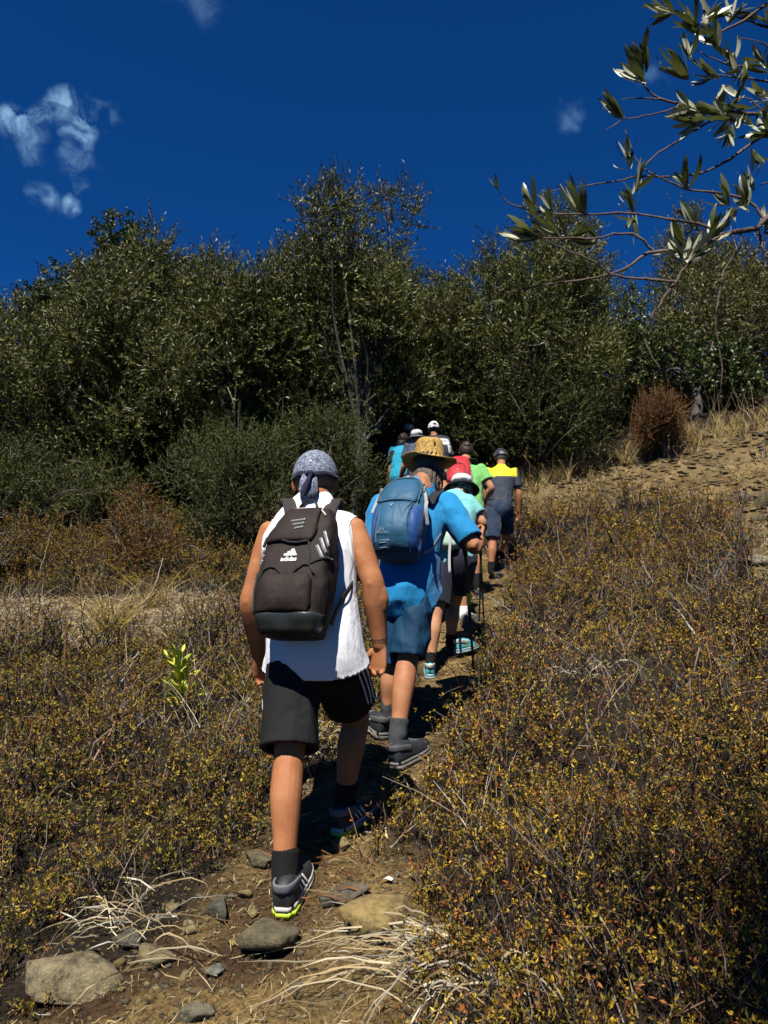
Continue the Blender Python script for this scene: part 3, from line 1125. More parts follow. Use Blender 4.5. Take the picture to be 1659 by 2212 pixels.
GP = 'stones lying on the footpath'
for q in ((165, 2130, 205, 'large pale lichen spotted boulder at the bottom left of the path', (.42, .35, .20), .5, 3),
          (590, 2036, 175, 'wedge shaped grey brown stone just below the lime soled heel of the front walker', (.22, .18, .10), .5, 4),
          (820, 2010, 250, 'broad flat ochre rock set into the path beside the straw blades', (.46, .33, .12), .4, 5),
          (716, 1950, 82, 'left of two grey stones side by side in the middle of the path', (.20, .18, .13), .55, 6),
          (763, 1932, 90, 'right of two grey stones side by side in the middle of the path', (.19, .16, .11), .5, 7),
          (733, 1832, 62, 'small yellowish stone under the lifted right heel of the front walker', (.40, .31, .13), .6, 8),
          (470, 1975, 78, 'dark slaty stone standing on edge left of the planted shoe', (.13, .12, .09), .6, 9),
          (560, 1868, 75, 'rounded dull stone left of the front walker\'s black sock', (.20, .17, .09), .5, 10),
          (545, 1975, 60, 'ochre cobble between slaty stone and planted shoe', (.33, .26, .10), .5, 11),
          (345, 2075, 110, 'tan flat stone poking out under the pale curled straw', (.34, .27, .13), .4, 12),
          (270, 2040, 95, 'dark rock half hidden behind the pale curled straw', (.15, .14, .10), .55, 13),
          (470, 2100, 58, 'bluish grey slate chip at the bottom of the path', (.26, .26, .21), .4, 14),
          (640, 2135, 62, 'brown stone lying alone near the bottom centre of the path', (.18, .14, .08), .5, 15),
          (420, 2190, 100, 'grey stone cut off by the bottom edge of the picture', (.28, .25, .17), .45, 16),
          (405, 2015, 40, 'upright tan pebble above the curled straw', (.36, .29, .14), .8, 17),
          (895, 1895, 44, 'small stone at the scrub edge right of the path', (.26, .20, .09), .5, 18),
          (505, 2040, 40, 'yellow stained stone chip left of the wedge shaped stone', (.42, .30, .08), .5, 19),
          (1320, 1140, 50, 'flat slab at the top of the right hand scrub', (.28, .24, .14), .35, 20),
          (1085, 1312, 70, 'flat stone step on the path beside the trekking poles', (.34, .28, .16), .3, 22),
          (1066, 1352, 40, 'grey stone in the path near the pole tips', (.22, .21, .16), .4, 23),
          (1640, 1218, 90, 'long pale rock at the right edge under the rocky bank', (.52, .47, .34), .5, 24),
          (1505, 1120, 60, 'pale flat stone at the foot of the dark rock outcrop', (.46, .38, .22), .3, 25)):
    stone(*q[:5], flat=q[5], seed=q[6], group=GP if q[1] > 1500 else None)
R_ = np.random.default_rng(44)
k = 0
while k < 34:
    dx, dy = R_.uniform(180, 850), R_.uniform(1900, 2210)
    p = at_ground(dx, dy)
    if abs(p[0] - float(xpath(p[1]))) > .5 or np.hypot(dx - 610, dy - 1960) < 70:
        continue
    stone(dx, dy, R_.uniform(20, 46), 'small ochre stone lying loose on the lower footpath', STC[int(R_.integers(3))][0], R_.uniform(.4, .7), 100 + k, 'loose stones on the lower path', ICO2)
    k += 1
k = 0
while k < 46:
    dx, dy = R_.uniform(1180, 1680), R_.uniform(930, 1240)
    if not inside(ROCKY, np.array([dx]), np.array([dy]))[0]:
        continue
    stone(dx, dy, R_.uniform(16, 40), 'flat ochre shard lying on the bare stony slope', STC[int(R_.integers(3))][0], R_.uniform(.2, .45), 200 + k, 'larger shards on the stony slope', ICO2)
    k += 1
# dark rocky bank on the right
p = at_ground(1580, 1110)
root = tag(empty('rock_outcrop', p), 'dark fractured rock bank breaking through the stony slope at the right', 'rock')
for i, (dx, dy, w, f_) in enumerate(((1515, 1100, 60, .7), (1562, 1090, 75, .8), (1610, 1085, 70, .7), (1655, 1095, 80, .6), (1590, 1125, 70, .6), (1540, 1128, 55, .5), (1640, 1130, 60, .5))):
    q = at_ground(dx, dy)
    r_ = np.random.default_rng(300 + i)
    s = w * .5 * q[1] / F_D
    V = stone_verts(ICO3, r_, s * 1.15, f_, 14, .2)
    c = np.array((.15, .115, .06)) * (1 + .35 * fbm(V / s * 2 + i, i, 3)[:, None])
    ob('rock', np_mesh('rock', V, None, ICO3[1], np.clip(c, .015, 1)), m_st, root, q - p + np.array([0, .05, s * .2]))

# ------------------------------------------------------------------ straw blades, sticks, sapling
def blade_set(root, paths, W, pal, seed, name='blade'):
    r_ = np.random.default_rng(seed)
    base = np.array(root.location)
    for P in paths:
        P = catmull(P, 9)
        t = np.linspace(0, 1, 9)
        P[1:] += r_.normal(size=(8, 3)) * np.array([.006, .006, .004])
        w = W * r_.uniform(.6, 1.35) * np.interp(t, [0, .15, .7, 1], [.5, 1, .8, .15])
        tg = np.gradient(P, axis=0)
        sd = nrm(np.cross(tg, np.array([0, 0, 1.0])) + np.array([0, 0, 1]) * r_.normal() * .5 + .25 * np.sin(t * r_.uniform(3, 9) + r_.uniform(0, 6))[:, None] * np.array([0, 0, 1.0]))
        V, Q = ribbons(P[None], w[None], sd[None] if sd.ndim == 2 else sd)
        ob(name, Geo().add(V - base, Q, col=np.repeat(pick_cols(1, pal, .25, r_), 18, 0)).mesh(name, True), M_STRAW, root)


def fan(root_px, n, length, ang, lift, W, seed, label, pal):
    r_ = np.random.default_rng(seed)
    p = at_ground(*root_px)
    root = tag(empty('straw_clump', p), label, 'dry grass')
    paths = []
    for i in range(n):
        a = R(r_.uniform(*ang))
        Ln = length * r_.uniform(.45, 1.1)
        d = np.array([math.cos(a), math.sin(a), 0])
        sd = np.array([-d[1], d[0], 0])
        b0 = p + np.array([*(r_.normal(size=2) * .085), 0])
        cv = r_.normal() * .18
        up = r_.uniform(.02, lift)
        pts = []
        for t in (0, .3, .65, 1):
            q = b0 + d * Ln * t + sd * cv * Ln * t * t
            gz = float(ground(np.array([q[0]]), np.array([q[1]]))[0])
            q[2] = gz + .012 + up * math.sin(math.pi * min(1, t * .95 + .05)) + r_.uniform(0, .015)
            pts.append(q)
        paths.append(pts)
    blade_set(root, paths, W, pal, seed)
    return root


PALE = [((.62, .52, .34), .5), ((.50, .37, .19), .3), ((.66, .61, .50), .2)]
fan((985, 2100), 84, .50, (140, 245), .09, .0052, 501, 'fan of long bleached straw blades at the bottom centre edge', PALE)
fan((1040, 2150), 34, .34, (200, 330), .20, .009, 502, 'upright bleached straw blades under the bottom right scrub', PALE)
fan((300, 2030), 46, .34, (-60, 240), .09, .0046, 503, 'pale curled straw blades lying over the stones at bottom left', PALE)
fan((690, 1618), 56, .34, (-50, 230), .10, .009, 504, 'dry tan straw heap between the front walker\'s legs', PALE)
fan((690, 1900), 22, .3, (-30, 210), .03, .006, 505, 'reddish brown dead grass behind the planted shoe', [((.24, .10, .035), .6), ((.4, .3, .16), .4)])
fan((1290, 1465), 26, .3, (0, 360), .12, .006, 506, 'pale straw blades lying in the bald patch of the right scrub', PALE)


def stick(pts, r0, label, col, cat='stick', sides=6):
    P = np.array(pts, float)
    P = catmull(P, 10)
    base = P[0].copy()
    r_ = np.random.default_rng(int(abs(P[0, 0] * 1000)))
    P[1:-1] += r_.normal(size=(8, 3)) * r0 * .8
    V, Q = tubes(P[None], (r0 * np.linspace(1, .45, 10) * r_.uniform(.85, 1.15, 10))[None], sides)
    o = ob('stick', Geo().add(V - base, Q, col=col).mesh('stick', True), M_STRAW, loc=base)
    return tag(o, label, cat)


def gpt(dx, dy, up=0.0):
    p = at_ground(dx, dy)
    p[2] += up
    return p


p0 = gpt(262, 1482, .0)
stick([p0, at(300, 1408, p0[1] - .08)], .010, 'white bleached stick standing in the left scrub', (.66, .60, .52))
p0 = gpt(20, 1700)
stick([p0, at(10, 1620, p0[1] + .05), at(16, 1560, p0[1] + .05)], .009, 'pale broken reed at the left edge', (.56, .45, .30))
p0 = gpt(290, 1345)
stick([p0, at(330, 1270, p0[1]), at(352, 1205, p0[1] + .1)], .009, 'thin grey stalk leaning over the grass strip', (.45, .38, .29))
p0 = gpt(60, 1290)
stick([p0, at(95, 1210, p0[1]), at(110, 1150, p0[1])], .008, 'thin leaning stalk at the left in front of the mustard shrub', (.50, .40, .26))
p0 = gpt(145, 1500)
stick([p0, at(141, 1400, p0[1]), at(143, 1340, p0[1])], .008, 'orange brown upright dead stem in the left scrub', (.28, .13, .05))
p0 = gpt(-20, 1690)
stick([p0, gpt(60, 1690, .12), gpt(130, 1688, .1)], .008, 'white stick lying flat in the left scrub', (.6, .56, .5))
p0 = gpt(470, 1700)
stick([p0, at(480, 1690, p0[1] - .03), at(492, 1655, p0[1] - .03)], .010, 'short peeled stick in the scrub left of the front walker', (.58, .48, .36))
p0 = gpt(1590, 1485)
stick([p0, gpt(1500, 1420, .2), gpt(1450, 1340, .15)], .010, 'long grey stick lying across the right scrub', (.5, .47, .42))
p0 = gpt(1505, 1290)
stick([p0, at(1560, 1250, p0[1]), at(1600, 1205, p0[1]), at(1602, 1130, p0[1]), at(1612, 1060, p0[1] + .1)], .016, 'dark dead shrub stem rising from the right scrub', (.045, .036, .03))
p0 = gpt(1105, 2040)
stick([p0, at(1098, 1900, p0[1] - .0), at(1105, 1780, p0[1]), at(1085, 1690, p0[1] + .05)], .008, 'thick dark forked stem standing in the near right scrub', (.04, .032, .027))
p0 = gpt(1230, 1990)
stick([p0, at(1190, 1830, p0[1]), at(1150, 1750, p0[1] + .05), at(1128, 1720, p0[1])], .007, 'second dark stem right of the forked one in the near scrub', (.05, .038, .03))
p0 = gpt(795, 1905)
o = ob('paper_scrap', np_mesh('paper_scrap', np.array([(-.02, 0, .01), (.0, .012, .022), (.022, .004, .012), (.012, -.014, .01), (-.008, -.013, .018)]), None, [(0, 1, 4), (1, 2, 3), (1, 3, 4)], np.array([(.8, .8, .78)])), M_STRAW, loc=gpt(838, 1912, .01))
tag(o, 'crumpled white scrap on the right side of the path', 'litter')

# bright sapling on the left
p0 = gpt(392, 1560)
root = tag(empty('sapling', p0), 'bright yellow green sapling standing in the left scrub', 'sapling')
top = at(378, 1408, p0[1])
ln = catmull([p0, p0 * .5 + top * .5 + np.array([.02, 0, 0]), top], 8)
V, Q = tubes(ln[None], np.linspace(.006, .002, 8)[None], 5)
ob('stem', Geo().add(V - p0, Q, col=(.10, .08, .04)).mesh('stem', True), M_SCRUB, root)
lv = []
for v in range(5):
    c = np.array([(.58, .62, .06), (.46, .54, .055), (.26, .34, .04), (.62, .60, .07), (.34, .44, .045)][v])
    t = np.linspace(0, 1, 6)
    P = np.stack([t, 0 * t, .14 * np.sin(t * 2.2) * (1 - .4 * v / 5)], -1)
    V, Q = ribbons(P[None], (.36 * np.array([.15, .75, 1, .95, .6, .05]))[None], np.array([[0, 1, 0.]]))
    lv.append(Geo().add(V, Q, col=c).mesh('leaf', True))
    lv[-1].materials.append(M_SCRUB)
r_ = np.random.default_rng(9)
for i in range(150):
    t = r_.uniform(.18, 1)
    q = ln[int(t * 7)] + r_.normal(size=3) * .012
    a, e = r_.uniform(0, 6.28), r_.uniform(.0, 1.0)
    d = Vector((math.cos(a) * math.cos(e), math.sin(a) * math.cos(e), math.sin(e)))
    o = ob('leaf', lv[int(r_.integers(5))], None, root, Vector(q - p0) + d * r_.uniform(.0, .09) * (1.3 - .3 * t))
    o.rotation_euler = (d.to_track_quat('X', 'Z')).to_euler()
    s = r_.uniform(.045, .085)
    o.scale = (s, s, s)
# ================================================================== people
from mathutils.bvhtree import BVHTree


def limb(P, A, B=None, X=(1, 0, 0), m=None, n=18, e=2.0, hole=0, round_=True):
    """closed lofted tube; A along the lateral axis X, B across it; hole>0 recesses the far end like a hem"""
    P = np.asarray(P, float)
    k = len(P)
    A = np.broadcast_to(np.asarray(A, float), (k,))
    B = A if B is None else np.broadcast_to(np.asarray(B, float), (k,))
    X = np.asarray(X, float)
    X = np.broadcast_to(X, (k, 3))
    m = m or max(12, k * 5)
    C = catmull(P, m)
    u = np.linspace(0, k - 1, m)
    a, b = np.interp(u, np.arange(k), A), np.interp(u, np.arange(k), B)
    Xi = np.stack([np.interp(u, np.arange(k), X[:, j]) for j in range(3)], -1)
    T = nrm(np.gradient(C, axis=0))
    Xi = nrm(Xi - T * (Xi * T).sum(-1, keepdims=True))
    Yi = np.cross(T, Xi)
    th = np.arange(n) * 2 * math.pi / n
    c, s = np.cos(th), np.sin(th)
    cu, su = np.sign(c) * np.abs(c) ** (2 / e), np.sign(s) * np.abs(s) ** (2 / e)
    rings = []

    def ring(i, sc, off=0):
        rings.append(C[i] + T[i] * off + Xi[i] * (a[i] * sc * cu)[:, None] + Yi[i] * (b[i] * sc * su)[:, None])
    if round_:
        ring(0, .6, -min(a[0], b[0]) * .55)
        ring(0, .88, -min(a[0], b[0]) * .28)
    for i in range(m):
        ring(i, 1)
    if hole:
        w = max(.72, 1 - .021 / max(min(a[-1], b[-1]), .02))
        ring(m - 1, w)
        ring(m - 1, w * .97, -hole)
    elif round_:
        ring(m - 1, .88, min(a[-1], b[-1]) * .28)
        ring(m - 1, .6, min(a[-1], b[-1]) * .55)
    V = np.concatenate(rings + [rings[0].mean(0)[None], rings[-1].mean(0)[None]])
    r = len(rings)
    i0 = np.arange(r - 1)[:, None] * n
    j = np.arange(n)[None]
    jn = (j + 1) % n
    Q = np.stack([i0 + j, i0 + jn, i0 + n + jn, i0 + n + j], -1).reshape(-1, 4)
    jj = np.arange(n)
    t0 = np.stack([np.full(n, r * n), (jj + 1) % n, jj], -1)
    t1 = np.stack([np.full(n, r * n + 1), (r - 1) * n + jj, (r - 1) * n + (jj + 1) % n], -1)
    return V, Q, np.vstack([t0, t1])


def ell(c, r, ax=None, sub=None):
    """ellipsoid; ax rows are its axes"""
    V, T = sub or ICO3
    V = V * np.asarray(r)
    if ax is not None:
        V = V @ np.asarray(ax)
    return V + np.asarray(c), np.zeros((0, 4), int), T


def remesh(parts, voxel, it=4, fac=.5, dec=1):
    g = Geo()
    for V, Q, T in parts:
        g.add(V, Q, T)
    me = np_mesh('tmp', np.concatenate(g.V), np.concatenate(g.Q) if g.Q else None, np.concatenate(g.T))
    o = bpy.data.objects.new('tmp', me)
    COL.objects.link(o)
    md = o.modifiers.new('r', 'REMESH')
    md.mode = 'VOXEL'
    md.voxel_size = voxel
    if it:
        sm = o.modifiers.new('s', 'SMOOTH')
        sm.factor = fac
        sm.iterations = it
    if dec < 1:
        dc = o.modifiers.new('d', 'DECIMATE')
        dc.ratio = dec
        dc.use_collapse_triangulate = True
    dg = bpy.context.evaluated_depsgraph_get()
    m2 = bpy.data.meshes.new_from_object(o.evaluated_get(dg))
    bpy.data.objects.remove(o)
    bpy.data.meshes.remove(me)
    n = len(m2.vertices)
    V = np.empty(n * 3, np.float32)
    m2.vertices.foreach_get('co', V)
    N = np.empty(n * 3, np.float32)
    m2.vertices.foreach_get('normal', N)
    Q = np.empty(len(m2.loops), np.int32)
    m2.loops.foreach_get('vertex_index', Q)
    tot = np.empty(len(m2.polygons), np.int32)
    m2.polygons.foreach_get('loop_total', tot)
    bpy.data.meshes.remove(m2)
    V, N = V.reshape(-1, 3).astype(float), N.reshape(-1, 3).astype(float)
    if (tot == 4).all():
        return V, N, Q.reshape(-1, 4)
    st = np.concatenate([[0], np.cumsum(tot)[:-1]])
    T = [Q[np.stack([st[tot == 3] + i for i in range(3)], -1)]]
    q4 = st[tot == 4]
    T += [Q[np.stack([q4, q4 + 1, q4 + 2], -1)], Q[np.stack([q4, q4 + 2, q4 + 3], -1)]]
    return V, N, np.concatenate(T)


def wrinkle(V, N, amp, scale, seed, stretch=(1, 1, .45), top=None):
    """soft cloth folds"""
    p = V * np.array(stretch) * scale
    w = p + .6 * np.stack([vnoise(p * .7, seed + 1), vnoise(p * .7, seed + 2), vnoise(p * .7, seed + 3)], -1)
    f = 1 - 2.6 * np.abs(vnoise(w, seed)) ** .8
    f2 = 1 - 2.4 * np.abs(vnoise(w * 2.3, seed + 5)) ** .9
    a = 1.5 * amp * np.clip(.75 + .7 * vnoise(V * 4, seed + 9), .15, 2)
    f3 = 1 - 2.4 * np.abs(vnoise(w * 4.6 + 7, seed + 6)) ** .9
    N = N * np.array([1, 1, .15])
    return V + N * ((f * .7 + f2 * .28 + f3 * .05) * a)[:, None]


def bvh_of(V, Q):
    return BVHTree.FromPolygons([tuple(v) for v in V], [tuple(int(i) for i in q) for q in Q])


def cast(bvh, P, d, off=.002, back=.35):
    out = []
    d = Vector(d).normalized()
    for p in P:
        h = bvh.ray_cast(Vector(p) - d * back, d)
        if h[0] is None:
            out.append(np.array(p, float))
            continue
        nn = h[1].normalized()
        out.append(np.array(h[0] + (-nn if nn.dot(d) > 0 else nn) * off))
    return np.array(out)


def solid(name, V, Q, T, mat, parent, base, smooth=True, col=(1, 1, 1)):
    return ob(name, Geo().add(np.asarray(V) - base, Q, T, col).mesh(name, smooth), mat, parent)


def strap_geo(P, hw, ht, side, m=20):
    """flat webbing: half width hw, half thickness ht, side = direction of its width"""
    return limb(P, hw, ht, side, m=m, n=12, e=5, round_=False)


# ---- skin and shared cloth
def skin(name, c):
    m, n, l, b = new_mat(name)
    f = n_noise(n, l, 9, 6, .6)
    f2 = n_noise(n, l, 160, 3, .6)
    c = np.array(c) * .66
    l.new(n_ramp(n, l, f, [(.3, tuple(c * np.array([.78, .66, .60]))), (.7, tuple(c * np.array([1.12, 1.16, 1.18])))]), b.inputs['Base Color'])
    b.inputs['Roughness'].default_value = .6
    b.inputs['Specular IOR Level'].default_value = .22
    b.inputs['Subsurface Weight'].default_value = .08
    b.inputs['Subsurface Radius'].default_value = (.6, .2, .1)
    b.inputs['Subsurface Scale'].default_value = .01
    n_bump(n, l, b, f2, .12, .002)
    return m


M_SKIN = skin('tanned_skin', (.47, .195, .085))
M_SKIN2 = skin('pale_skin', (.52, .26, .14))
M_SKIN3 = skin('ruddy_skin', (.46, .205, .10))
M_EYE = plain('eye', (.6, .58, .55), .2)
M_BLACK = cloth('black_fabric', (.009, .009, .0095), .2, .85, sheen=0)
M_WHITE = cloth('white_jersey', (.80, .80, .84), .03, .75, 6, 1200, .1, .12)
M_GREYD = plain('grey_rubber', (.11, .115, .12), .6)
M_LIME = plain('lime_rubber', (.55, .72, .05), .45)
M_WPLAS = plain('white_rubber', (.62, .62, .58), .5, noise=.2)
M_STRIPE = plain('white_print', (.74, .74, .74), .6)
M_SILVER = plain('silver_print', (.22, .24, .25), .38, .6)
HAIRS = {}


def hair_mat(name, c):
    if name not in HAIRS:
        m, n, l, b = new_mat(name)
        f = n_noise(n, l, 120, 5, .7)
        c_ = np.array(c) * KA
        l.new(n_ramp(n, l, f, [(.3, tuple(c_ * .4)), (.7, tuple(np.minimum(c_ * 1.5, 1)))]), b.inputs['Base Color'])
        b.inputs['Roughness'].default_value = .55
        n_bump(n, l, b, f, .8, .004)
        HAIRS[name] = m
    return HAIRS[name]


def hand(parts, wr, d, pn, th, s=1.0, curl=.9, simple=False):
    """palm, four curled fingers and a thumb; d wrist->knuckle, pn palm normal, th thumb side"""
    d, pn = nrm(d), np.asarray(pn, float)
    pn = nrm(pn - d * (pn @ d))
    th = nrm(np.asarray(th) - d * (np.asarray(th) @ d) - pn * (np.asarray(th) @ pn))
    kn = wr + d * .088 * s
    parts.append(limb([wr - d * .015, wr + d * .03 * s, wr + d * .065 * s, kn], np.array([.026, .036, .041, .040]) * s, np.array([.019, .0165, .0155, .0125]) * s, th, m=10, n=14))
    rr = .0079 * s * (1.1 if simple else 1)
    for i, (o, L) in enumerate(((.0325, .068), (.0112, .077), (-.0100, .072), (-.0305, .056))):
        b0 = kn + th * o * s - d * .008
        a = 0.0
        pts = [b0]
        for seg, f in enumerate((.45, .31, .26)):
            a += curl * (.75, 1.0, .7)[seg] * (1 + .06 * i)
            v = d * math.cos(a) + pn * math.sin(a) + th * o * 1.2
            pts.append(pts[-1] + nrm(v) * L * f * s)
        parts.append(limb(pts, np.array([1.08, 1.0, .92, .8]) * rr, m=9, n=8))
    b0 = wr + d * .022 * s + th * .026 * s + pn * .006
    v1 = nrm(d * .75 + th * .55 + pn * .35)
    v2 = nrm(d * .85 + th * .05 + pn * .5)
    p1 = b0 + v1 * .042 * s
    p2 = p1 + nrm(v1 * .4 + v2) * .032 * s
    p3 = p2 + v2 * .026 * s
    parts.append(limb([b0, p1, p2, p3], np.array([.0155, .012, .0105, .0085]) * s, m=9, n=8))


def head_parts(hc, hf, hu, s=1.0):
    hf = nrm(hf)
    hu = nrm(np.asarray(hu) - hf * (np.asarray(hu) @ hf))
    hr = np.cross(hf, hu)
    ax = np.stack([hr, hf, hu])
    o = lambda x, y, z: hc + (hr * x + hf * y + hu * z) * s
    p = [ell(o(0, -.008, .022), np.array([.075, .094, .094]) * s, ax),
         ell(o(0, .03, -.035), np.array([.058, .062, .075]) * s, ax),
         ell(o(0, .052, -.082), np.array([.034, .034, .028]) * s, ax),
         limb([o(0, .088, .012), o(0, .108, -.022), o(0, .098, -.034)], np.array([.009, .014, .012]) * s, m=8, n=8),
         ell(o(0, .088, -.062), np.array([.024, .010, .008]) * s, ax),
         ell(o(0, .078, .02), np.array([.055, .016, .012]) * s, ax)]
    for sg in (-1, 1):
        e_ax = np.stack([nrm(hr + hf * -.55 * sg * sg + hf * 0), nrm(hf * .9 + hu * .25), hu])
        e_ax = np.stack([nrm(hr * sg - hf * .6), nrm(hf + hr * .5 * sg), hu])
        p.append(ell(o(.078 * sg, -.012, -.008), np.array([.009, .019, .031]) * s, np.stack([nrm(np.cross(e_ax[1], hu)), e_ax[1], hu]), ICO2))
    return p, o, ax


def person(label, J, f=(0, 1, 0), hf=None, hu=(0, 0, 1), w=1.0, voxel=.008, mat=None, arm=1.0, leg=1.0, curl=(.9, .9), hd=1.0, bulk=1.0, group='walkers climbing the path', head_s=1.0, tint=None, pn=None):
    """one continuous body grown round the joints J"""
    f = nrm(f)
    up = np.array([0, 0, 1.0])
    lat = nrm(np.cross(f, up))
    J = {k: np.asarray(v, float) for k, v in J.items()}
    base = np.array([*((J['ankL'] + J['ankR'])[:2] * .5), min(J['ankL'][2], J['ankR'][2]) - .09])
    ax_h, ax_s = nrm(J['hipR'] - J['hipL']), nrm(J['shR'] - J['shL'])
    hc, sc_ = (J['hipL'] + J['hipR']) * .5, (J['shL'] + J['shR']) * .5
    sp = nrm(sc_ - hc)
    bk = -nrm(np.cross(sp, -ax_s))
    bk = nrm(np.cross(ax_s, sp)) * -1
    bk = bk if bk @ f < 0 else -bk
    L = np.linalg.norm(sc_ - hc)
    spine = dict(hc=hc, sc=sc_, sp=sp, bk=bk, L=L, axh=ax_h, axs=ax_s, lat=lat, f=f)
    parts = []
    tp = [hc - up * .10, hc, hc + sp * L * .35 + bk * .01, hc + sp * L * .72 + bk * .02, sc_ - sp * .02 + bk * .01, sc_ + sp * .05, J['neck']]
    A = np.array([.10, .155, .138, .16, .155, .09, .055]) * w
    B = np.array([.085, .11, .10, .115, .08, .062, .052]) * bulk
    parts.append(limb(tp, A, B, np.array([ax_h, ax_h, ax_h, ax_s, ax_s, ax_s, ax_s]), m=30, n=24))
    hf = nrm(f if hf is None else hf)
    hp, o, hax = head_parts(J['head'], hf, hu, head_s)
    parts += hp
    parts.append(limb([J['neck'] - sp * .05, J['neck'] + sp * .02, o(0, -.02, -.03)], np.array([.064, .056, .056]) * head_s, m=10))
    for s in 'LR':
        sh, el, wr = J['sh' + s], J['el' + s], J['wr' + s]
        u = nrm(el - sh)
        v = nrm(wr - el)
        parts.append(limb([sh - u * .005, sh + (el - sh) * .35, sh + (el - sh) * .75, el, el + (wr - el) * .28, el + (wr - el) * .65, wr],
                          np.array([.050, .051, .043, .041, .0435, .034, .027]) * arm, m=26, n=16))
        parts.append(ell(sh + u * .02, np.array([.050, .050, .056]) * arm))
        ea = nrm(f - u * (f @ u))
        eb = np.cross(u, ea)
        parts.append(ell(sh + (el - sh) * .48 - ea * .017 * arm, np.array([.036, .034, .085]) * arm, np.stack([eb, ea, u]), ICO2))      # triceps
        parts.append(ell(el - ea * .022 * arm, np.array([.020, .022, .026]) * arm, np.stack([eb, ea, u]), ICO2))                        # elbow
        va = nrm(ea - v * (ea @ v))
        vb = np.cross(v, va)
        parts.append(ell(el + (wr - el) * .24 + vb * .010 * arm, np.array([.043, .036, .075]) * arm, np.stack([vb, va, v]), ICO2))      # forearm
        hv = J.get('hand' + s)
        d = nrm(hv - wr) if hv is not None else v
        inw = -lat if s == 'R' else lat
        pnn = (pn or {}).get(s)
        pnn = nrm(inw * .75 - f * .45) if pnn is None else pnn
        hand(parts, wr, d, pnn, f, hd, curl[0 if s == 'L' else 1], voxel > .006)
        hip, kn, an = J['hip' + s], J['knee' + s], J['ank' + s]
        dn = nrm(an - kn)
        cb = -f * .016
        parts.append(limb([hip + up * .02, hip + (kn - hip) * .35, hip + (kn - hip) * .8, kn, kn + (an - kn) * .30 + cb, kn + (an - kn) * .62 + cb * .5, an],
                          np.array([.083, .080, .061, .055, .0585, .044, .034]) * leg, np.array([.09, .085, .064, .056, .060, .045, .038]) * leg, lat, m=32, n=18))
        for q in (-1, 1):        # calf muscle, hollow of the knee
            cx = nrm(lat - dn * (lat @ dn))
            parts.append(ell(kn + (an - kn) * (.30 + .03 * q) - f * .030 * leg + cx * .021 * q * leg, np.array([.029, .030, .088]) * leg, np.stack([cx, nrm(np.cross(dn, cx)), dn]), ICO2))
            parts.append(ell(kn - dn * .03 - f * .028 * leg + cx * .030 * q * leg, np.array([.017, .022, .055]) * leg, np.stack([cx, nrm(np.cross(dn, cx)), dn]), ICO2))
        hl = J['heel' + s]
        td = J['toe' + s]
        parts.append(limb([an, an * .5 + hl * .5 + td * .02 + up * .01], [.034, .030], m=5))
        parts.append(limb([hl + up * .05 + td * .025, hl + up * .045 + td * .12, hl + up * .03 + td * .22], [.028, .034, .026], [.028, .026, .016], np.cross(td, up), m=10))
    V, N, Q = remesh(parts, voxel, 3, .5, .30 if voxel < .007 else .6)
    me = (Geo().add(V - base, Q, None, (1, 1, 1)) if Q.shape[1] == 4 else Geo().add(V - base, None, Q, (1, 1, 1))).mesh('person', True)
    me.materials.append(mat or M_SKIN)
    p = ob('person', me, None, None, base)
    tag(p, label, 'person', group)
    spine.update(o=o, hax=hax, base=base, J=J, bvh=None, V=V, Q=Q, w=w, head_s=head_s)
    for sg in (-1, 1):
        V_, _, T_ = ell(o(.031 * sg, .082, .006), np.array([.0125, .010, .010]) * head_s, hax, ICO1)
        solid('eye', V_, None, T_, M_EYE, p, base)
    return p, spine


def garment(name, parts, voxel, p, base, mat, it=4, wr=(.004, 9), seed=1, stretch=(1, 1, .5), dec=1):
    V, N, Q = remesh(parts, voxel, it, .5, dec)
    if wr[0]:
        V = wrinkle(V, N, wr[0], wr[1], seed, stretch)
    o = solid(name, V, Q if Q.shape[1] == 4 else None, Q if Q.shape[1] == 3 else None, mat, p, base)
    return o, V, Q


def torso_cloth(S, hem, A, B, top=True, neck=None, back=.02, hole=.05, e=2.2):
    """rings from the neck down to the hem"""
    J = S['J']
    hc, sc_, sp, bk, L = S['hc'], S['sc'], S['sp'], S['bk'], S['L']
    nk = J['neck'] if neck is None else neck
    pts = [nk + sp * .0, sc_ + sp * .055, sc_ - sp * .005 + bk * .01, hc + sp * L * .74 + bk * back, hc + sp * L * .38 + bk * back * .6, hc + bk * .01, hc - np.array([0, 0, hem]) - bk * .01]
    X = np.array([S['axs']] * 4 + [S['axh']] * 3)
    return limb(pts, A, B, X, m=34, n=28, e=e, hole=hole)


def shorts_parts(S, hemL, hemR, rt, rh, waist=.03, wa=.165, wb=.13, hole=.04):
    """pelvis and two leg tubes; hemL/R = fraction of the way hip->knee (may pass 1)"""
    J = S['J']
    hc, sp, lat, f, up = S['hc'], S['sp'], S['lat'], S['f'], np.array([0, 0, 1.0])
    parts = [limb([hc + sp * (.10 + waist), hc + sp * .03, hc - up * .05, hc - up * .12], [wa * .92, wa, wa, wa * .75], [wb * .9, wb, wb * 1.02, wb * .8], S['axh'], m=14, n=24, e=2.3)]
    for s, hm in (('L', hemL), ('R', hemR)):
        hip, kn, an = J['hip' + s], J['knee' + s], J['ank' + s]
        end = hip + (kn - hip) * min(hm, 1) + (an - kn) * max(hm - 1, 0)
        mid = hip * .5 + end * .5 - f * .005
        parts.append(limb([hip + up * .03, mid, end - (end - mid) * .25, end], np.array([rt, (rt + rh) * .5, rh * .99, rh]), np.array([rt, (rt + rh) * .52, rh * 1.02, rh * 1.04]), lat, m=20, n=22, hole=hole))
    return parts


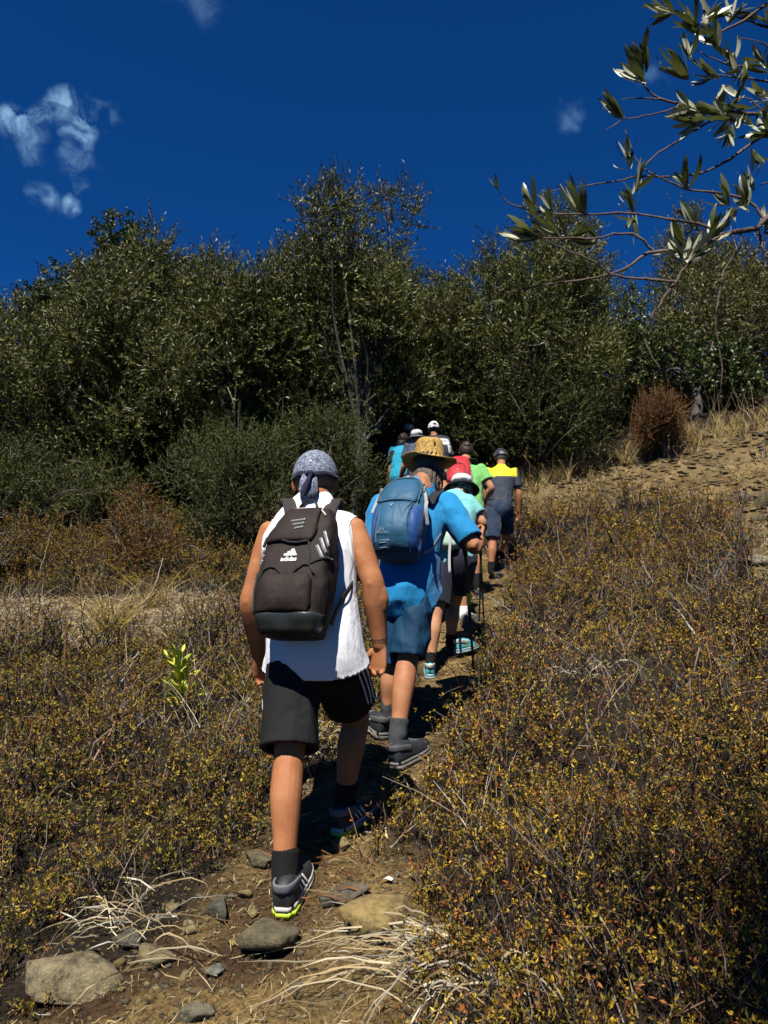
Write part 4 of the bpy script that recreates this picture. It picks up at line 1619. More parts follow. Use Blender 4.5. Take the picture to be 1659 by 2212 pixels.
def shoe(p, S, s, L, m_up, m_sole, m_sole2=None, tab=None, stripes=None, laces=None, pitch=0.0, hs=1.0, sole_h=.03):
    J = S['J']
    hl, td = J['heel' + s], nrm(J['toe' + s])
    base = S['base']
    up = np.array([0, 0, 1.0])
    xd = nrm(np.cross(td, up))
    ud = nrm(np.cross(xd, td))
    yy = np.array([0, .015, .06, .105, .155, .2, .25, .285, .3]) / .3 * L
    hw = np.array([.022, .035, .0385, .038, .043, .0475, .044, .028, .008]) * hs * L / .29
    hh = np.array([.070, .088, .092, .088, .074, .060, .048, .036, .022]) * hs
    n = 16
    th = np.linspace(0, math.pi, n)
    W = lambda x, y, z: hl + xd * x + td * y + ud * z

    def shell(yy, hw, hh, z0, lift):
        V = []
        for y, a, h in zip(yy, hw, hh):
            zb = z0 + lift * (y / L) ** 3
            c, sn = np.cos(th), np.sin(th)
            x = a * np.sign(c) * np.abs(c) ** .75
            z = zb + h * np.abs(sn) ** .7
            V.append(np.stack([W(xx, y, zz) for xx, zz in zip(x, z)]))
        V = np.array(V)
        k = len(V)
        i = (np.arange(k - 1) * n)[:, None] + np.arange(n)[None]
        j = (np.arange(k - 1) * n)[:, None] + ((np.arange(n) + 1) % n)[None]
        Q = np.stack([i, j, j + n, i + n], -1).reshape(-1, 4)
        V = V.reshape(-1, 3)
        c0, c1 = V[:n].mean(0), V[-n:].mean(0)
        T = [(k * n, b_, a_) for a_, b_ in zip(range(n), list(range(1, n)) + [0])] + [(k * n + 1, (k - 1) * n + a_, (k - 1) * n + b_) for a_, b_ in zip(range(n), list(range(1, n)) + [0])]
        return np.vstack([V, c0, c1]), Q, np.array(T)
    V, Q, T = shell(yy, hw, hh, sole_h * .6, .02)
    o = solid('shoe', V, Q, T, m_up, p, base)

    def slab(z0, z1, grow, mt, name, ya=0, yb=1, lift=.02):
        ys = np.linspace(ya * L, yb * L, 14)
        a = np.interp(ys, yy, hw) + grow
        a = np.where(ys <= .012, a * .8, a)
        pts = [(a[i], ys[i]) for i in range(14)] + [(-a[i], ys[i]) for i in range(13, -1, -1)]
        k = len(pts)
        V = np.array([W(x, y - (.006 if i in (0, k - 1) else 0), z + lift * (y / L) ** 3) for z in (z0, z1) for i, (x, y) in enumerate(pts)])
        i = np.arange(k)
        j = (i + 1) % k
        Q = np.stack([i, j, j + k, i + k], -1)
        c = len(V)
        V = np.vstack([V, V[:k].mean(0), V[k:].mean(0)])
        T = np.vstack([np.stack([np.full(k, c), j, i], -1), np.stack([np.full(k, c + 1), i + k, j + k], -1)])
        return solid(name, V, Q, T, mt, o, base, False)
    slab(0, sole_h * .5, .005, m_sole2 or m_sole, 'outsole', 0, .34 if m_sole2 is not None else 1)
    if m_sole2 is not None:
        slab(.001, sole_h * .5, .004, m_sole, 'outsole', .34, 1)
    slab(sole_h * .5, sole_h * .95, .003, m_sole, 'sole')
    if tab is not None:
        cpts = [W(x_ * hs * L / .29, y_, z_ * hs + sole_h) for x_, y_, z_ in ((.036, .105, .042), (.036, .075, .050), (.034, .035, .057), (.021, .004, .060), (0, -.004, .061), (-.021, .004, .060), (-.034, .035, .057), (-.036, .075, .050), (-.036, .105, .042))]
        V, Q, T = limb(cpts, .0055, .016, np.cross(np.gradient(np.array(cpts), axis=0), ud), m=40, n=12, e=2.6)
        solid('padded_collar', V, Q, T, tab, o, base)
    if stripes is not None:
        b = bvh_of(V, Q) if False else None
        for q in range(3):
            for sg in (-1, 1):
                P = []
                for t in np.linspace(0, 1, 6):
                    y = L * (.36 + .085 * q - .07 * t)
                    z = sole_h + .004 + t * .042
                    a = float(np.interp(y, yy, hw)) * (1 - .28 * t ** 1.6) + .003
                    P.append(W(a * sg, y, z))
                V_, Q_, T_ = strap_geo(P, .0055, .0012, td, 8)
                solid('stripe', V_, Q_, T_, stripes, o, base)
    if laces is not None:
        for q in range(4):
            y = L * (.48 + .075 * q)
            h = float(np.interp(y, yy, hh)) + sole_h * .6 + .006
            V_, Q_, T_ = limb([W(-.022, y, h - .008), W(0, y + .006, h + .001), W(.022, y, h - .008)], .003, m=6, n=6)
            solid('lace', V_, Q_, T_, laces, o, base)
    return o


def sock(p, S, s, h, mt, r=.042, ribs=True):
    J = S['J']
    an, kn, hl, td = J['ank' + s], J['knee' + s], J['heel' + s], nrm(J['toe' + s])
    u = nrm(kn - an)
    top = an + u * h
    pts = [hl + np.array([0, 0, .055]) + td * .045, an - u * .01, an + u * h * .4, an + u * h * .8, top]
    V, Q, T = limb(pts, np.array([.034, .038, r * .97, r, r * 1.04]), np.array([.042, .042, r, r * 1.02, r * 1.06]), S['lat'], m=22, n=20)
    V = wrinkle(V, nrm(V - V.mean(0)) * np.array([1, 1, 0]), .0025, 26, 3, (.3, .3, 1.6))
    return solid('sock', V, Q, T, mt, p, S['base'])


def cap_shell(S, rx, ry, rz, cz, zmin, mt, name, p, cy=-.008, n=32, k=12, arch=None, thick=.004, back_drop=0):
    """dome over the skull from its top down to zmin (head units)"""
    o = S['o']
    V = []
    t1 = math.acos(max(-1, min(1, (zmin - cz) / rz)))
    for i in range(k + 1):
        t = t1 * i / k
        for j in range(n):
            a = 2 * math.pi * j / n
            bk = max(0, -math.sin(a))
            tt = t * (1 + back_drop * bk * (i / k))
            V.append(o(rx * math.sin(tt) * math.cos(a), cy + ry * math.sin(tt) * math.sin(a), cz + rz * math.cos(tt)))
    V = np.array(V)
    i = (np.arange(k) * n)[:, None] + np.arange(n)[None]
    j = (np.arange(k) * n)[:, None] + ((np.arange(n) + 1) % n)[None]
    Q = np.stack([i, i + n, j + n, j], -1)
    if arch:
        keep = np.ones((k, n), bool)
        for r in range(k):
            for c in range(n):
                a = 2 * math.pi * (c + .5) / n - 1.5 * math.pi
                a = (a + math.pi) % (2 * math.pi) - math.pi
                z = (r + .5) / k
                if (a / arch[0]) ** 2 + ((1 - z) / arch[1]) ** 2 < 1 and z < 1 - arch[2]:
                    keep[r, c] = False
        Q = Q[keep]
    ob_ = solid(name, V, Q.reshape(-1, 4), None, mt, p, S['base'])
    sd = ob_.modifiers.new('thick', 'SOLIDIFY')
    sd.thickness = thick
    sd.offset = 1
    return ob_


def visor(S, mt, name, parent, zr=-.0, w=.075, y0=.075, ln=.075, drop=.02):
    o = S['o']
    V = []
    for i in range(9):
        x = -1 + i / 4
        c = math.sqrt(max(0, 1 - x * x * .85))
        V += [o(w * x, y0 * (1 - .45 * x * x) + .002, zr - .012 * x * x), o(w * x * .9, y0 + ln * c - .03 * x * x, zr - drop - .02 * x * x)]
    V = np.array(V)
    Q = [(2 * i, 2 * i + 1, 2 * i + 3, 2 * i + 2) for i in range(8)]
    ob_ = solid(name, V, Q, None, mt, parent, S['base'])
    sd = ob_.modifiers.new('thick', 'SOLIDIFY')
    sd.thickness = .004
    return ob_


def pack_body(B0, T0, lat, a, b, ht=None, e=3.4, vc=None, n=44, m=30, seed=1, amp=.003, sag=0):
    """superelliptic sack between B0 (bottom, against the back) and T0; returns V, Q, T and its frame"""
    w = nrm(T0 - B0)
    H = np.linalg.norm(T0 - B0)
    u = nrm(np.asarray(lat) - w * (np.asarray(lat) @ w))
    v = np.cross(u, w)
    k = len(a)
    tt = np.linspace(0, 1, k)
    t = np.linspace(0, 1, m)
    A, Bd = np.interp(t, tt, a), np.interp(t, tt, b)
    th = np.arange(n) * 2 * math.pi / n
    c, s = np.cos(th), np.sin(th)
    cu, su = np.sign(c) * np.abs(c) ** (2 / e), np.sign(s) * np.abs(s) ** (2 / e)
    rings = []
    for i in range(m):
        ctr = B0 + w * H * t[i] + v * Bd[i]
        rings.append(ctr + u * (A[i] * cu)[:, None] + v * (Bd[i] * su)[:, None])
    V = np.concatenate(rings + [rings[0].mean(0)[None] - w * .012, rings[-1].mean(0)[None] + w * .008])
    i0 = np.arange(m - 1)[:, None] * n
    j = np.arange(n)[None]
    jn = (j + 1) % n
    Q = np.stack([i0 + j, i0 + jn, i0 + n + jn, i0 + n + j], -1).reshape(-1, 4)
    jj = np.arange(n)
    T = np.vstack([np.stack([np.full(n, m * n), (jj + 1) % n, jj], -1), np.stack([np.full(n, m * n + 1), (m - 1) * n + jj, (m - 1) * n + (jj + 1) % n], -1)])
    ctr = B0 + w * H * .5 + v * np.mean(b)
    N = nrm(V - ctr)
    V = wrinkle(V, N, amp, 11, seed, (1, 1, .6))
    return V, Q, T, dict(u=u, v=v, w=w, H=H, B0=B0)


class Pack:
    """a rucksack whose surface can take prints and panels"""
    def __init__(s, name, label, B0, T0, lat, a, b, mat, group='rucksacks carried by the walkers', **kw):
        s.V, s.Q, s.T, fr = pack_body(np.asarray(B0), np.asarray(T0), lat, a, b, **kw)
        s.u, s.v, s.w, s.H, s.B0 = fr['u'], fr['v'], fr['w'], fr['H'], fr['B0']
        s.base = s.B0.copy()
        s.root = tag(empty(name, s.base), label, 'backpack', group)
        s.body = solid('pack_body', s.V, s.Q, s.T, mat, s.root, s.base)
        s.bvh = BVHTree.FromPolygons([tuple(q) for q in s.V], [tuple(int(i) for i in q) for q in s.Q] + [tuple(int(i) for i in q) for q in s.T])

    def on(s, pts, off=.002, side=None):
        """pts (x, z) in metres across / up from the bottom centre -> points on the outer face"""
        d = -s.v if side is None else side
        P = [s.B0 + s.u * x + s.w * z + s.v * .12 for x, z in pts]
        return cast(s.bvh, P, d, off, .5)

    def line(s, pts, hw, mt, name='seam', off=.001, ht=.002, m=24, parent=None, side=None):
        P = s.on(list(zip(*(np.interp(np.linspace(0, len(pts) - 1, m), np.arange(len(pts)), [q[i] for q in pts]) for i in (0, 1)))), off, side)
        T = nrm(np.gradient(P, axis=0))
        sd = np.cross(T, s.v if side is None else -np.asarray(side))
        g = limb(P, hw, ht, sd, m=m, n=8, e=4, round_=False)
        return solid(name, *g, mt, parent or s.root, s.base)

    def patch(s, outline, mt, name, off=.004, nx=14, nz=14, parent=None, thick=.004, puff=0.0, side=None):
        """raised panel: outline = list of (z, x0, x1)"""
        zs = np.linspace(outline[0][0], outline[-1][0], nz)
        x0 = np.interp(zs, [q[0] for q in outline], [q[1] for q in outline])
        x1 = np.interp(zs, [q[0] for q in outline], [q[2] for q in outline])
        pts = [(x0[i] + (x1[i] - x0[i]) * j / (nx - 1), zs[i]) for i in range(nz) for j in range(nx)]
        P = s.on(pts, off, side)
        if puff:
            q = np.array([[math.sin(math.pi * i / (nz - 1)) ** .5 * math.sin(math.pi * j / (nx - 1)) ** .5 for j in range(nx)] for i in range(nz)]).ravel()
            P = P + s.v * (puff * q)[:, None]
        idx = np.arange(nz * nx).reshape(nz, nx)
        Q = np.stack([idx[:-1, :-1], idx[:-1, 1:], idx[1:, 1:], idx[1:, :-1]], -1).reshape(-1, 4)
        o = solid(name, P, Q, None, mt, parent or s.root, s.base)
        sd = o.modifiers.new('thick', 'SOLIDIFY')
        sd.thickness = thick
        sd.offset = -1
        return o

    def poly(s, pts, mt, name, off=.003, parent=None):
        """flat print with a polygon outline"""
        P = s.on(pts, off)
        c = P.mean(0)
        k = len(P)
        T = [(k, i, (i + 1) % k) for i in range(k)]
        return solid(name, np.vstack([P, c]), None, T, mt, parent or s.root, s.base, False)

    def text(s, body, size, x, z, mt, name, off=.003, rot=0.0, parent=None, bold=0.0):
        cu = bpy.data.curves.new('t', 'FONT')
        cu.body = body
        cu.size = size
        cu.align_x = 'CENTER'
        cu.offset = bold
        cu.resolution_u = 3
        o = bpy.data.objects.new('t', cu)
        COL.objects.link(o)
        me = bpy.data.meshes.new_from_object(o.evaluated_get(bpy.context.evaluated_depsgraph_get()))
        bpy.data.objects.remove(o)
        c, sn = math.cos(rot), math.sin(rot)
        P = s.on([(x + v.co.x * c - v.co.y * sn, z + v.co.x * sn + v.co.y * c) for v in me.vertices], off)
        polys = [tuple(q.vertices) for q in me.polygons]
        bpy.data.meshes.remove(me)
        m2 = np_mesh(name, P - s.base, None, None, np.ones(3), False, polys)
        return ob(name, m2, mt, parent or s.root)

    def web(s, P, hw, ht, side, mt, name='strap', m=24):
        return solid(name, *strap_geo(P, hw, ht, side, m), mt, s.root, s.base)


def over_shoulder(pk, bvh, sh_pt, S, x_top, z_top, hw, mt, front=.17, low=None, name='strap', lift=.016, edge=None):
    """strap from the top of the pack over the shoulder, down the chest, back under the arm to the pack's foot"""
    f, up = S['f'], np.array([0, 0, 1.0])
    st = pk.B0 + pk.u * x_top + pk.w * z_top + pk.v * .02
    tp = cast(bvh, [sh_pt], (0, 0, -1), lift, .4)[0]
    m1, m2, m3 = [cast(bvh, [st * (1 - q) + sh_pt * q], (0, 0, -1), lift, .4)[0] for q in (.3, .55, .8)]
    fr = cast(bvh, [sh_pt - up * .16 + f * .05 + (pk.u * -.02 if x_top > 0 else pk.u * .02)], -f, lift, .4)[0]
    pts = [st, m1, m2, m3, tp, tp * .5 + fr * .5 + f * .03 + up * .03, fr]
    if low is not None:
        pts += [low[0], low[1]]
    o = pk.web(pts, hw, .006, pk.u, mt, name, 34)
    return o


# metres-based pose for the walkers further up
def pose(dx, dy, Y, h, yaw, lean=.1, bend=.0, stride=.18, base=None, arms=(.0, .0)):
    """joints of a walking figure whose head top is seen at (dx, dy), Y metres up the slope"""
    top = at(dx, dy, Y)
    f = np.array([math.sin(yaw), math.cos(yaw), 0])
    lat = np.array([math.cos(yaw), -math.sin(yaw), 0])
    up = np.array([0, 0, 1.0])
    b = top - f * (lean * 1.2 + bend * .5)
    b = np.array([b[0], b[1], top[2] - h * (1 - .5 * lean * lean)]) if base is None else base
    s = h / 1.75
    o = lambda x, y, z: b + (lat * x + f * y + up * z) * s
    J = {}
    for sd, sg, st in (('L', -1, -stride), ('R', 1, stride)):
        J['hip' + sd] = o(.085 * sg, 0, .92)
        J['knee' + sd] = o(.09 * sg, st * .6 + .05, .50)
        J['heel' + sd] = o(.085 * sg, st - .07, .0 + max(0, st) * .25)
        J['ank' + sd] = J['heel' + sd] + f * .05 + up * .09
        J['toe' + sd] = f + lat * .12 * sg
        J['sh' + sd] = o(.185 * sg, lean + bend * .4, 1.43 - bend * .1)
        J['el' + sd] = o(.235 * sg, lean * .7 - st * .3, 1.14)
        J['wr' + sd] = o(.24 * sg, lean + .1 - st * .6, .91)
    J['neck'] = o(0, lean * 1.05 + bend * .5, 1.50 - bend * .12)
    J['head'] = o(0, lean * 1.2 + bend * .7 + .02, 1.625 - bend * .15)
    return J, f
# ------------------------------------------------------------------ the man in the white tank top
YA = R(18)
fA = np.array([math.sin(YA), math.cos(YA), 0])
latA = np.array([math.cos(YA), -math.sin(YA), 0])
up = np.array([0, 0, 1.0])
J = dict(hipL=at(641, 1398, 3.27), hipR=at(714, 1395, 3.20), kneeL=at(625, 1632, 3.08), kneeR=at(769, 1552, 3.50),
         ankL=at(614, 1924, 2.93), ankR=at(741, 1752, 3.50), shL=at(588, 1148, 3.43), shR=at(761, 1142, 3.30),
         elL=at(541, 1300, 3.42), wrL=at(560, 1420, 3.54), elR=at(806, 1262, 3.25), wrR=at(821, 1396, 3.30), handR=at(815, 1456, 3.31),
         neck=at(683, 1076, 3.40), head=at(681, 1044, 3.45), heelL=FEET[0] + np.array([0, 0, .004]), heelR=FEET[1] + np.array([0, 0, .004]),
         toeL=np.array([.16, .96, .2]), toeR=np.array([.5, .84, .16]))
A, SA = person('man in a white tank top and black striped shorts, last of the line and closest', J, fA, (-.02, 1, -.12), (0, .16, 1), 1.02, .0045, M_SKIN,
               arm=1.17, leg=1.06, hd=1.14, head_s=1.2, curl=(.9, .95), pn={'R': nrm(-latA * .35 - fA * .8)})
baseA = SA['base']
tank = torso_cloth(SA, .075, np.array([.088, .178, .225, .214, .200, .214, .238]), np.array([.066, .080, .098, .148, .148, .158, .172]))
oT, VT, QT = garment('tank_top', [tank], .0065, A, baseA, M_WHITE, 9, (.006, 5.5), 11, (1, 1, .4), .4)
bvT = bvh_of(VT, QT)
# armhole seams
for s, sg in (('L', -1), ('R', 1)):
    sh = J['sh' + s]
    ring = []
    for a in np.linspace(0, 2 * math.pi, 26)[:-1]:
        q = sh - up * .075 + latA * sg * .012 + (fA * math.cos(a) * .085 + up * math.sin(a) * .125)
        ring.append(q)
    P = cast(bvT, ring, -latA * sg, .001, .3)
    P = np.vstack([P, P[:1]])
    solid('seam', *limb(P, .0045, .002, up, m=60, n=6, round_=False), M_WHITE, oT, baseA)
oS, VS, QS = garment('shorts', shorts_parts(SA, .95, .76, .118, .116, .02, .178, .15), .0065, A, baseA, M_BLACK, 8, (.008, 7), 12, (1, 1, .5), .4)
bvS = bvh_of(VS, QS)
for s, sg, hm in (('L', -1, .94), ('R', 1, .75)):
    for q in range(3):
        P = []
        for t in np.linspace(-.14, hm, 26):
            c = J['hip' + s] + (J['knee' + s] - J['hip' + s]) * t
            aim = nrm(latA * sg + (-fA) * (.62 - .34 * q) * (1 if sg > 0 else .35))
            P.append(cast(bvS, [c], -aim, .0015, .4)[0])
        P = np.array(P)
        tg = nrm(np.gradient(P, axis=0))
        solid('stripe', *limb(P, .0052, .0012, np.cross(tg, nrm(latA * sg - fA * .3)), m=40, n=6, round_=False), M_STRIPE, oS, baseA)
M_SOCKB = cloth('black_knit', (.007, .007, .007), .3, .9, 40, sheen=0)
M_SHOEB = plain('black_mesh_upper', (.028, .029, .031), .6, noise=.3, nscale=120)
M_TABG = plain('grey_padding', (.17, .18, .20), .7, noise=.15)
for s in 'LR':
    sock(A, SA, s, (.125 if s == 'L' else .115), M_SOCKB, .050)
    shoe(A, SA, s, .30, M_SHOEB, M_WPLAS, M_LIME, M_TABG, M_STRIPE, M_GREYD, sole_h=.042, hs=1.05)
# head cloth
m_b, n, l, b = new_mat('paisley_cotton')
tc = n.new('ShaderNodeTexCoord')
v1 = n.new('ShaderNodeTexVoronoi')
v1.inputs['Scale'].default_value = 62
wv = n.new('ShaderNodeTexNoise')
wv.inputs['Scale'].default_value = 40
l.new(tc.outputs['Object'], wv.inputs['Vector'])
mv = n.new('ShaderNodeVectorMath')
mv.operation = 'MULTIPLY_ADD'
l.new(wv.outputs['Color'], mv.inputs[0])
mv.inputs[1].default_value = (.03, .03, .03)
l.new(tc.outputs['Object'], mv.inputs[2])
l.new(mv.outputs[0], v1.inputs['Vector'])
v2 = n.new('ShaderNodeTexVoronoi')
v2.feature = 'DISTANCE_TO_EDGE'
v2.inputs['Scale'].default_value = 44
l.new(mv.outputs[0], v2.inputs['Vector'])
mm = n.new('ShaderNodeMath')
mm.operation = 'MULTIPLY'
mm.inputs[1].default_value = 46
l.new(v1.outputs['Distance'], mm.inputs[0])
ms = n.new('ShaderNodeMath')
ms.operation = 'SINE'
l.new(mm.outputs[0], ms.inputs[0])
c1 = n_ramp(n, l, ms.outputs[0], [(.1, (.015, .022, .06)), (.5, (.15, .18, .28)), (.72, (.42, .45, .52))])
c2 = n.new('ShaderNodeMix')
c2.data_type = 'RGBA'
l.new(n_ramp(n, l, v2.outputs['Distance'], [(.02, (1, 1, 1)), (.08, (0, 0, 0))]), c2.inputs[0])
l.new(c1, c2.inputs[6])
c2.inputs[7].default_value = (.018, .025, .065, 1)
l.new(c2.outputs[2], b.inputs['Base Color'])
b.inputs['Roughness'].default_value = .8
M_NAVY = cloth('navy_cotton', (.014, .018, .05), .3, .85, 60)
M_STUB = hair_mat('shaven_grey_hair', (.20, .13, .09))
oA = SA['o']
cap_shell(SA, .0775, .098, .092, .02, -.045, M_STUB, 'hair', A, n=36, back_drop=.08, thick=.002)
bn = cap_shell(SA, .083, .104, .104, .018, .018, m_b, 'bandana', A, n=40, k=16, back_drop=.12)
ring = [oA(.0835 * math.cos(a), -.008 + .1045 * math.sin(a), .018 - .014 * max(0, -math.sin(a)) + .003 * math.sin(5 * a)) for a in np.linspace(0, 2 * math.pi, 37)]
solid('band', *limb(ring, .0055, .0125, np.array([nrm(q - oA(0, -.008, .018)) for q in ring]), m=80, n=10, round_=False), M_NAVY, bn, baseA)
solid('knot', *ell(oA(-.012, -.116, .004), np.array([.021, .013, .014]), SA['hax'], ICO2), M_NAVY, bn, baseA)
V, Q = ribbons(np.array([[oA(-.014, -.106, .002), oA(-.016, -.113, -.03), oA(-.016, -.112, -.06), oA(-.014, -.118, -.088)]]), np.array([[.060, .078, .084, .066]]), SA['hax'][0][None])
o = solid('tail', V, Q, None, m_b, bn, baseA)
o.modifiers.new('t', 'SOLIDIFY').thickness = .003
V, Q, T = limb([oA(-.008, -.122, .0), oA(-.020, -.128, -.035), oA(-.034, -.128, -.07), oA(-.040, -.124, -.10)], [.006, .012, .013, .004], [.004, .003, .003, .002], SA['hax'][0], m=14, n=8)
solid('tail', V, Q, T, M_NAVY, bn, baseA)
# wrist tattoo: a narrow band of meander
wr, el = J['wrR'], J['elR']
ax = nrm(wr - el)
bvA = bvh_of(SA['V'], SA['Q'])
m_t, n, l, b = new_mat('tattoo_ink')
b.inputs['Base Color'].default_value = (.06, .038, .03, 1)
b.inputs['Roughness'].default_value = .5
e1 = nrm(np.cross(ax, up + fA * .3))
e2 = np.cross(ax, e1)


def arm_pt(t, a):
    d = e1 * math.cos(a) + e2 * math.sin(a)
    return cast(bvA, [wr - ax * t], -d, .0008, .09)[0]


gt = Geo()
NA = 14
for i in range(NA):
    a0 = 2 * math.pi * i / NA
    da = 2 * math.pi / NA
    for (ta, tb, x0, x1) in ((.018, .0205, 0, 1), (.0345, .037, 0, 1), (.021, .034, .05, .2), (.0315, .034, .2, .85), (.024, .034, .7, .85), (.024, .0265, .4, .85)):
        P = [arm_pt(ta, a0 + da * x0), arm_pt(ta, a0 + da * x1), arm_pt(tb, a0 + da * x1), arm_pt(tb, a0 + da * x0)]
        gt.add(np.array(P), [(0, 1, 2, 3)])
ob('tattoo', gt.mesh('tattoo', False, baseA), m_t, A)

# his rucksack
M_PACK = cloth('black_brown_polyester', (.026, .0165, .0135), .18, .75, 12, 700, 0, .35)
M_PBASE = plain('dark_green_tarpaulin', (.030, .038, .038), .42, .5, noise=.2)
M_MESH = cloth('black_mesh', (.010, .010, .011), .3, .7, 60)
M_ZIP = plain('cream_piping', (.60, .57, .50), .6)
pkA = Pack('backpack', 'black brown backpack with white three bar logo on the man in the white tank top', at(650, 1385, 3.075), at(676, 1112, 3.19), latA,
           np.array([.118, .138, .146, .150, .150, .148, .144, .136, .124, .098]), np.array([.080, .096, .100, .098, .092, .086, .078, .068, .054, .034]), M_PACK, seed=21, amp=.007, m=40, n=56)
Hh = pkA.H
pkA.patch([(-.002, -.12, .12), (.02, -.136, .136), (.075, -.146, .146)], M_PBASE, 'base_panel', .003, 26, 8, thick=.004)
pkA.patch([(.07, -.118, .100), (.10, -.122, .108), (.20, -.118, .104), (.225, -.10, .085)], M_PACK, 'front_pocket', .003, 20, 18, thick=.004, puff=.022)
pkA.line([(-.118, .20), (-.105, .238), (-.075, .252), (-.05, .246), (-.02, .218), (.012, .212), (.038, .236), (.062, .258), (.086, .256), (.106, .22)], .0035, M_MESH, 'pocket_seam', .004, .004, 60)
fl = [(.362, -.128, .070), (.385, -.130, .082), (.41, -.122, .086), (.44, -.10, .080), (Hh - .006, -.07, .070)]
pkA.patch(fl, M_PACK, 'top_flap', .010, 20, 14, thick=.006, puff=.014)
pkA.line([(-.132, .350), (-.128, .385), (-.10, .396), (-.07, .384), (-.045, .366), (-.015, .356), (.02, .353), (.060, .360)], .005, M_MESH, 'flap_seam', .008, .006, 50)
pkA.line([(.030, .43), (.038, .40), (.062, .36), (.078, .31), (.086, .25)], .004, M_MESH, 'side_seam', .004, .004, 40)
pkA.line([(-.068, Hh - .006), (-.02, Hh - .001), (.03, Hh - .002), (.07, Hh - .012), (.098, Hh - .045)], .0035, M_ZIP, 'zip', .004, .004, 30)
for q in range(3):
    z = .408 + .018 * q
    pkA.line([(-.005 - .012 * q, z), (.034, z + .006)], .0036, M_SILVER, 'stripe', .0245, .0006, 10)
    # slanted reflective bars on the right and left flanks
    pkA.line([(.095 + .008 * q, .345 + .033 * q), (.112 + .006 * q, .315 + .030 * q), (.128 + .004 * q, .285 + .028 * q)], .007, M_SILVER, 'stripe', .002, .0008, 12)
    pkA.line([(-.138, .27 + .026 * q), (-.128, .292 + .024 * q)], .006, M_SILVER, 'stripe', .002, .0008, 8)
# side pocket zip, mesh pocket
pkA.line([(.085, .262), (.105, .278), (.128, .290), (.142, .298)], .006, M_MESH, 'side_zip', .002, .004, 16)
pkA.patch([(.07, -.147, -.122), (.16, -.149, -.126), (.235, -.149, -.128)], M_MESH, 'mesh_pocket', .006, 8, 10, thick=.005)
# three bars and the word under them
M_LOGO = plain('white_logo', (.78, .78, .76), .6)
lx, lz = -.004, .300
for xr, h in ((-.007, .013), (.011, .024), (.030, .035)):
    wd = .0145
    tl = (xr - .5 * h - .87 * wd, .87 * h - .5 * wd + .004)
    k_ = (.87 * h - .5 * wd) / .87
    pts = [(xr, .0), (xr - .5 * h, .87 * h), tl, (tl[0] + .5 * k_ - .002, .0)]
    pkA.poly([(lx + x, lz + z) for x, z in pts], M_LOGO, 'logo_bar', .003)
pkA.text('adidas', .0275, lx - .001, lz - .0235, M_LOGO, 'logo_word', .003, 0, None, .0006)
# handle and straps
hp = pkA.B0 + pkA.w * (Hh - .004) + pkA.v * .03
pkA.web([hp + pkA.u * -.052 - pkA.w * .01, hp + pkA.u * -.044 + pkA.w * .03, hp + pkA.u * -.012 + pkA.w * .056, hp + pkA.u * .02 + pkA.w * .048, hp + pkA.u * .036 + pkA.w * .0], .011, .0035, pkA.v, M_MESH, 'handle')
M_STRAPA = cloth('padded_strap', (.032, .023, .021), .2, .75)
lowR = (J['shR'] - up * .30 + fA * .12 - latA * .03, J['shR'] - up * .33 + latA * .02 + fA * .02)
over_shoulder(pkA, bvT, at(722, 1086, 3.36), SA, .06, Hh - .015, .030, M_STRAPA, name='shoulder_strap', lift=.007)
over_shoulder(pkA, bvT, at(620, 1094, 3.44), SA, -.055, Hh - .015, .030, M_STRAPA, name='shoulder_strap', lift=.007)
e0 = at(762, 1250, 3.26)
pkA.web([pkA.B0 + pkA.u * .135 + pkA.w * .06 + pkA.v * .03, at(735, 1305, 3.09), at(752, 1275, 3.13), e0 + fA * .02 + latA * .012, e0 + fA * .14 + latA * .01], .012, .0025, nrm(pkA.w + pkA.v * .8), M_MESH, 'webbing')
# ------------------------------------------------------------------ the man in the straw hat
YB = R(20)
fB = np.array([math.sin(YB), math.cos(YB), 0])
latB = np.array([math.cos(YB), -math.sin(YB), 0])
J = dict(hipL=at(861, 1276, 4.46), hipR=at(903, 1274, 4.40), kneeL=at(850, 1440, 4.45), kneeR=at(881, 1425, 4.30),
         ankL=at(838, 1552, 4.44), ankR=at(856, 1612, 4.13), shL=at(822, 1100, 4.66), shR=at(968, 1096, 4.54),
         elL=at(803, 1200, 4.62), wrL=at(815, 1290, 4.74), elR=at(1024, 1180, 4.44), wrR=at(1036, 1166, 4.64), handR=at(1041, 1150, 4.68),
         neck=at(915, 1045, 4.62), head=at(926, 1012, 4.72), heelL=FEET[3] + np.array([.02, 0, .004]), heelR=FEET[2] + np.array([0, 0, .004]),
         toeL=np.array([-.42, .86, .2]), toeR=np.array([.62, .75, .16]))
B_, SB = person('man in a bright blue tee and shorts with a straw hat', J, fB, (.12, 1, -.25), (.1, .3, 1), 1.02, .006, M_SKIN3, arm=1.15, leg=1.06, curl=(.9, 1.2), head_s=1.08, hd=1.0)
bB = SB['base']
M_BLUE = cloth('bright_blue_jersey', (.006, .26, .58), .06, .8, 6, 900, .1, .25)
M_PETROL = cloth('petrol_shorts', (.003, .045, .105), .12, .75, 6, 900, 0, .25)
tee = [torso_cloth(SB, .035, np.array([.080, .155, .196, .204, .178, .184, .192]), np.array([.066, .080, .100, .150, .164, .178, .190]))]
for s, k in (('L', .8), ('R', .86)):
    sh, el = J['sh' + s], J['el' + s]
    tee.append(limb([sh - (el - sh) * .12 + up * .01, sh + (el - sh) * .3, sh + (el - sh) * k], [.072, .080, .085], [.078, .085, .088], latB, m=14, hole=.05))
oT, VT, QT = garment('tee_shirt', tee, .0075, B_, bB, M_BLUE, 8, (.009, 6), 31, (1, 1, .7), .4)
bvT = bvh_of(VT, QT)
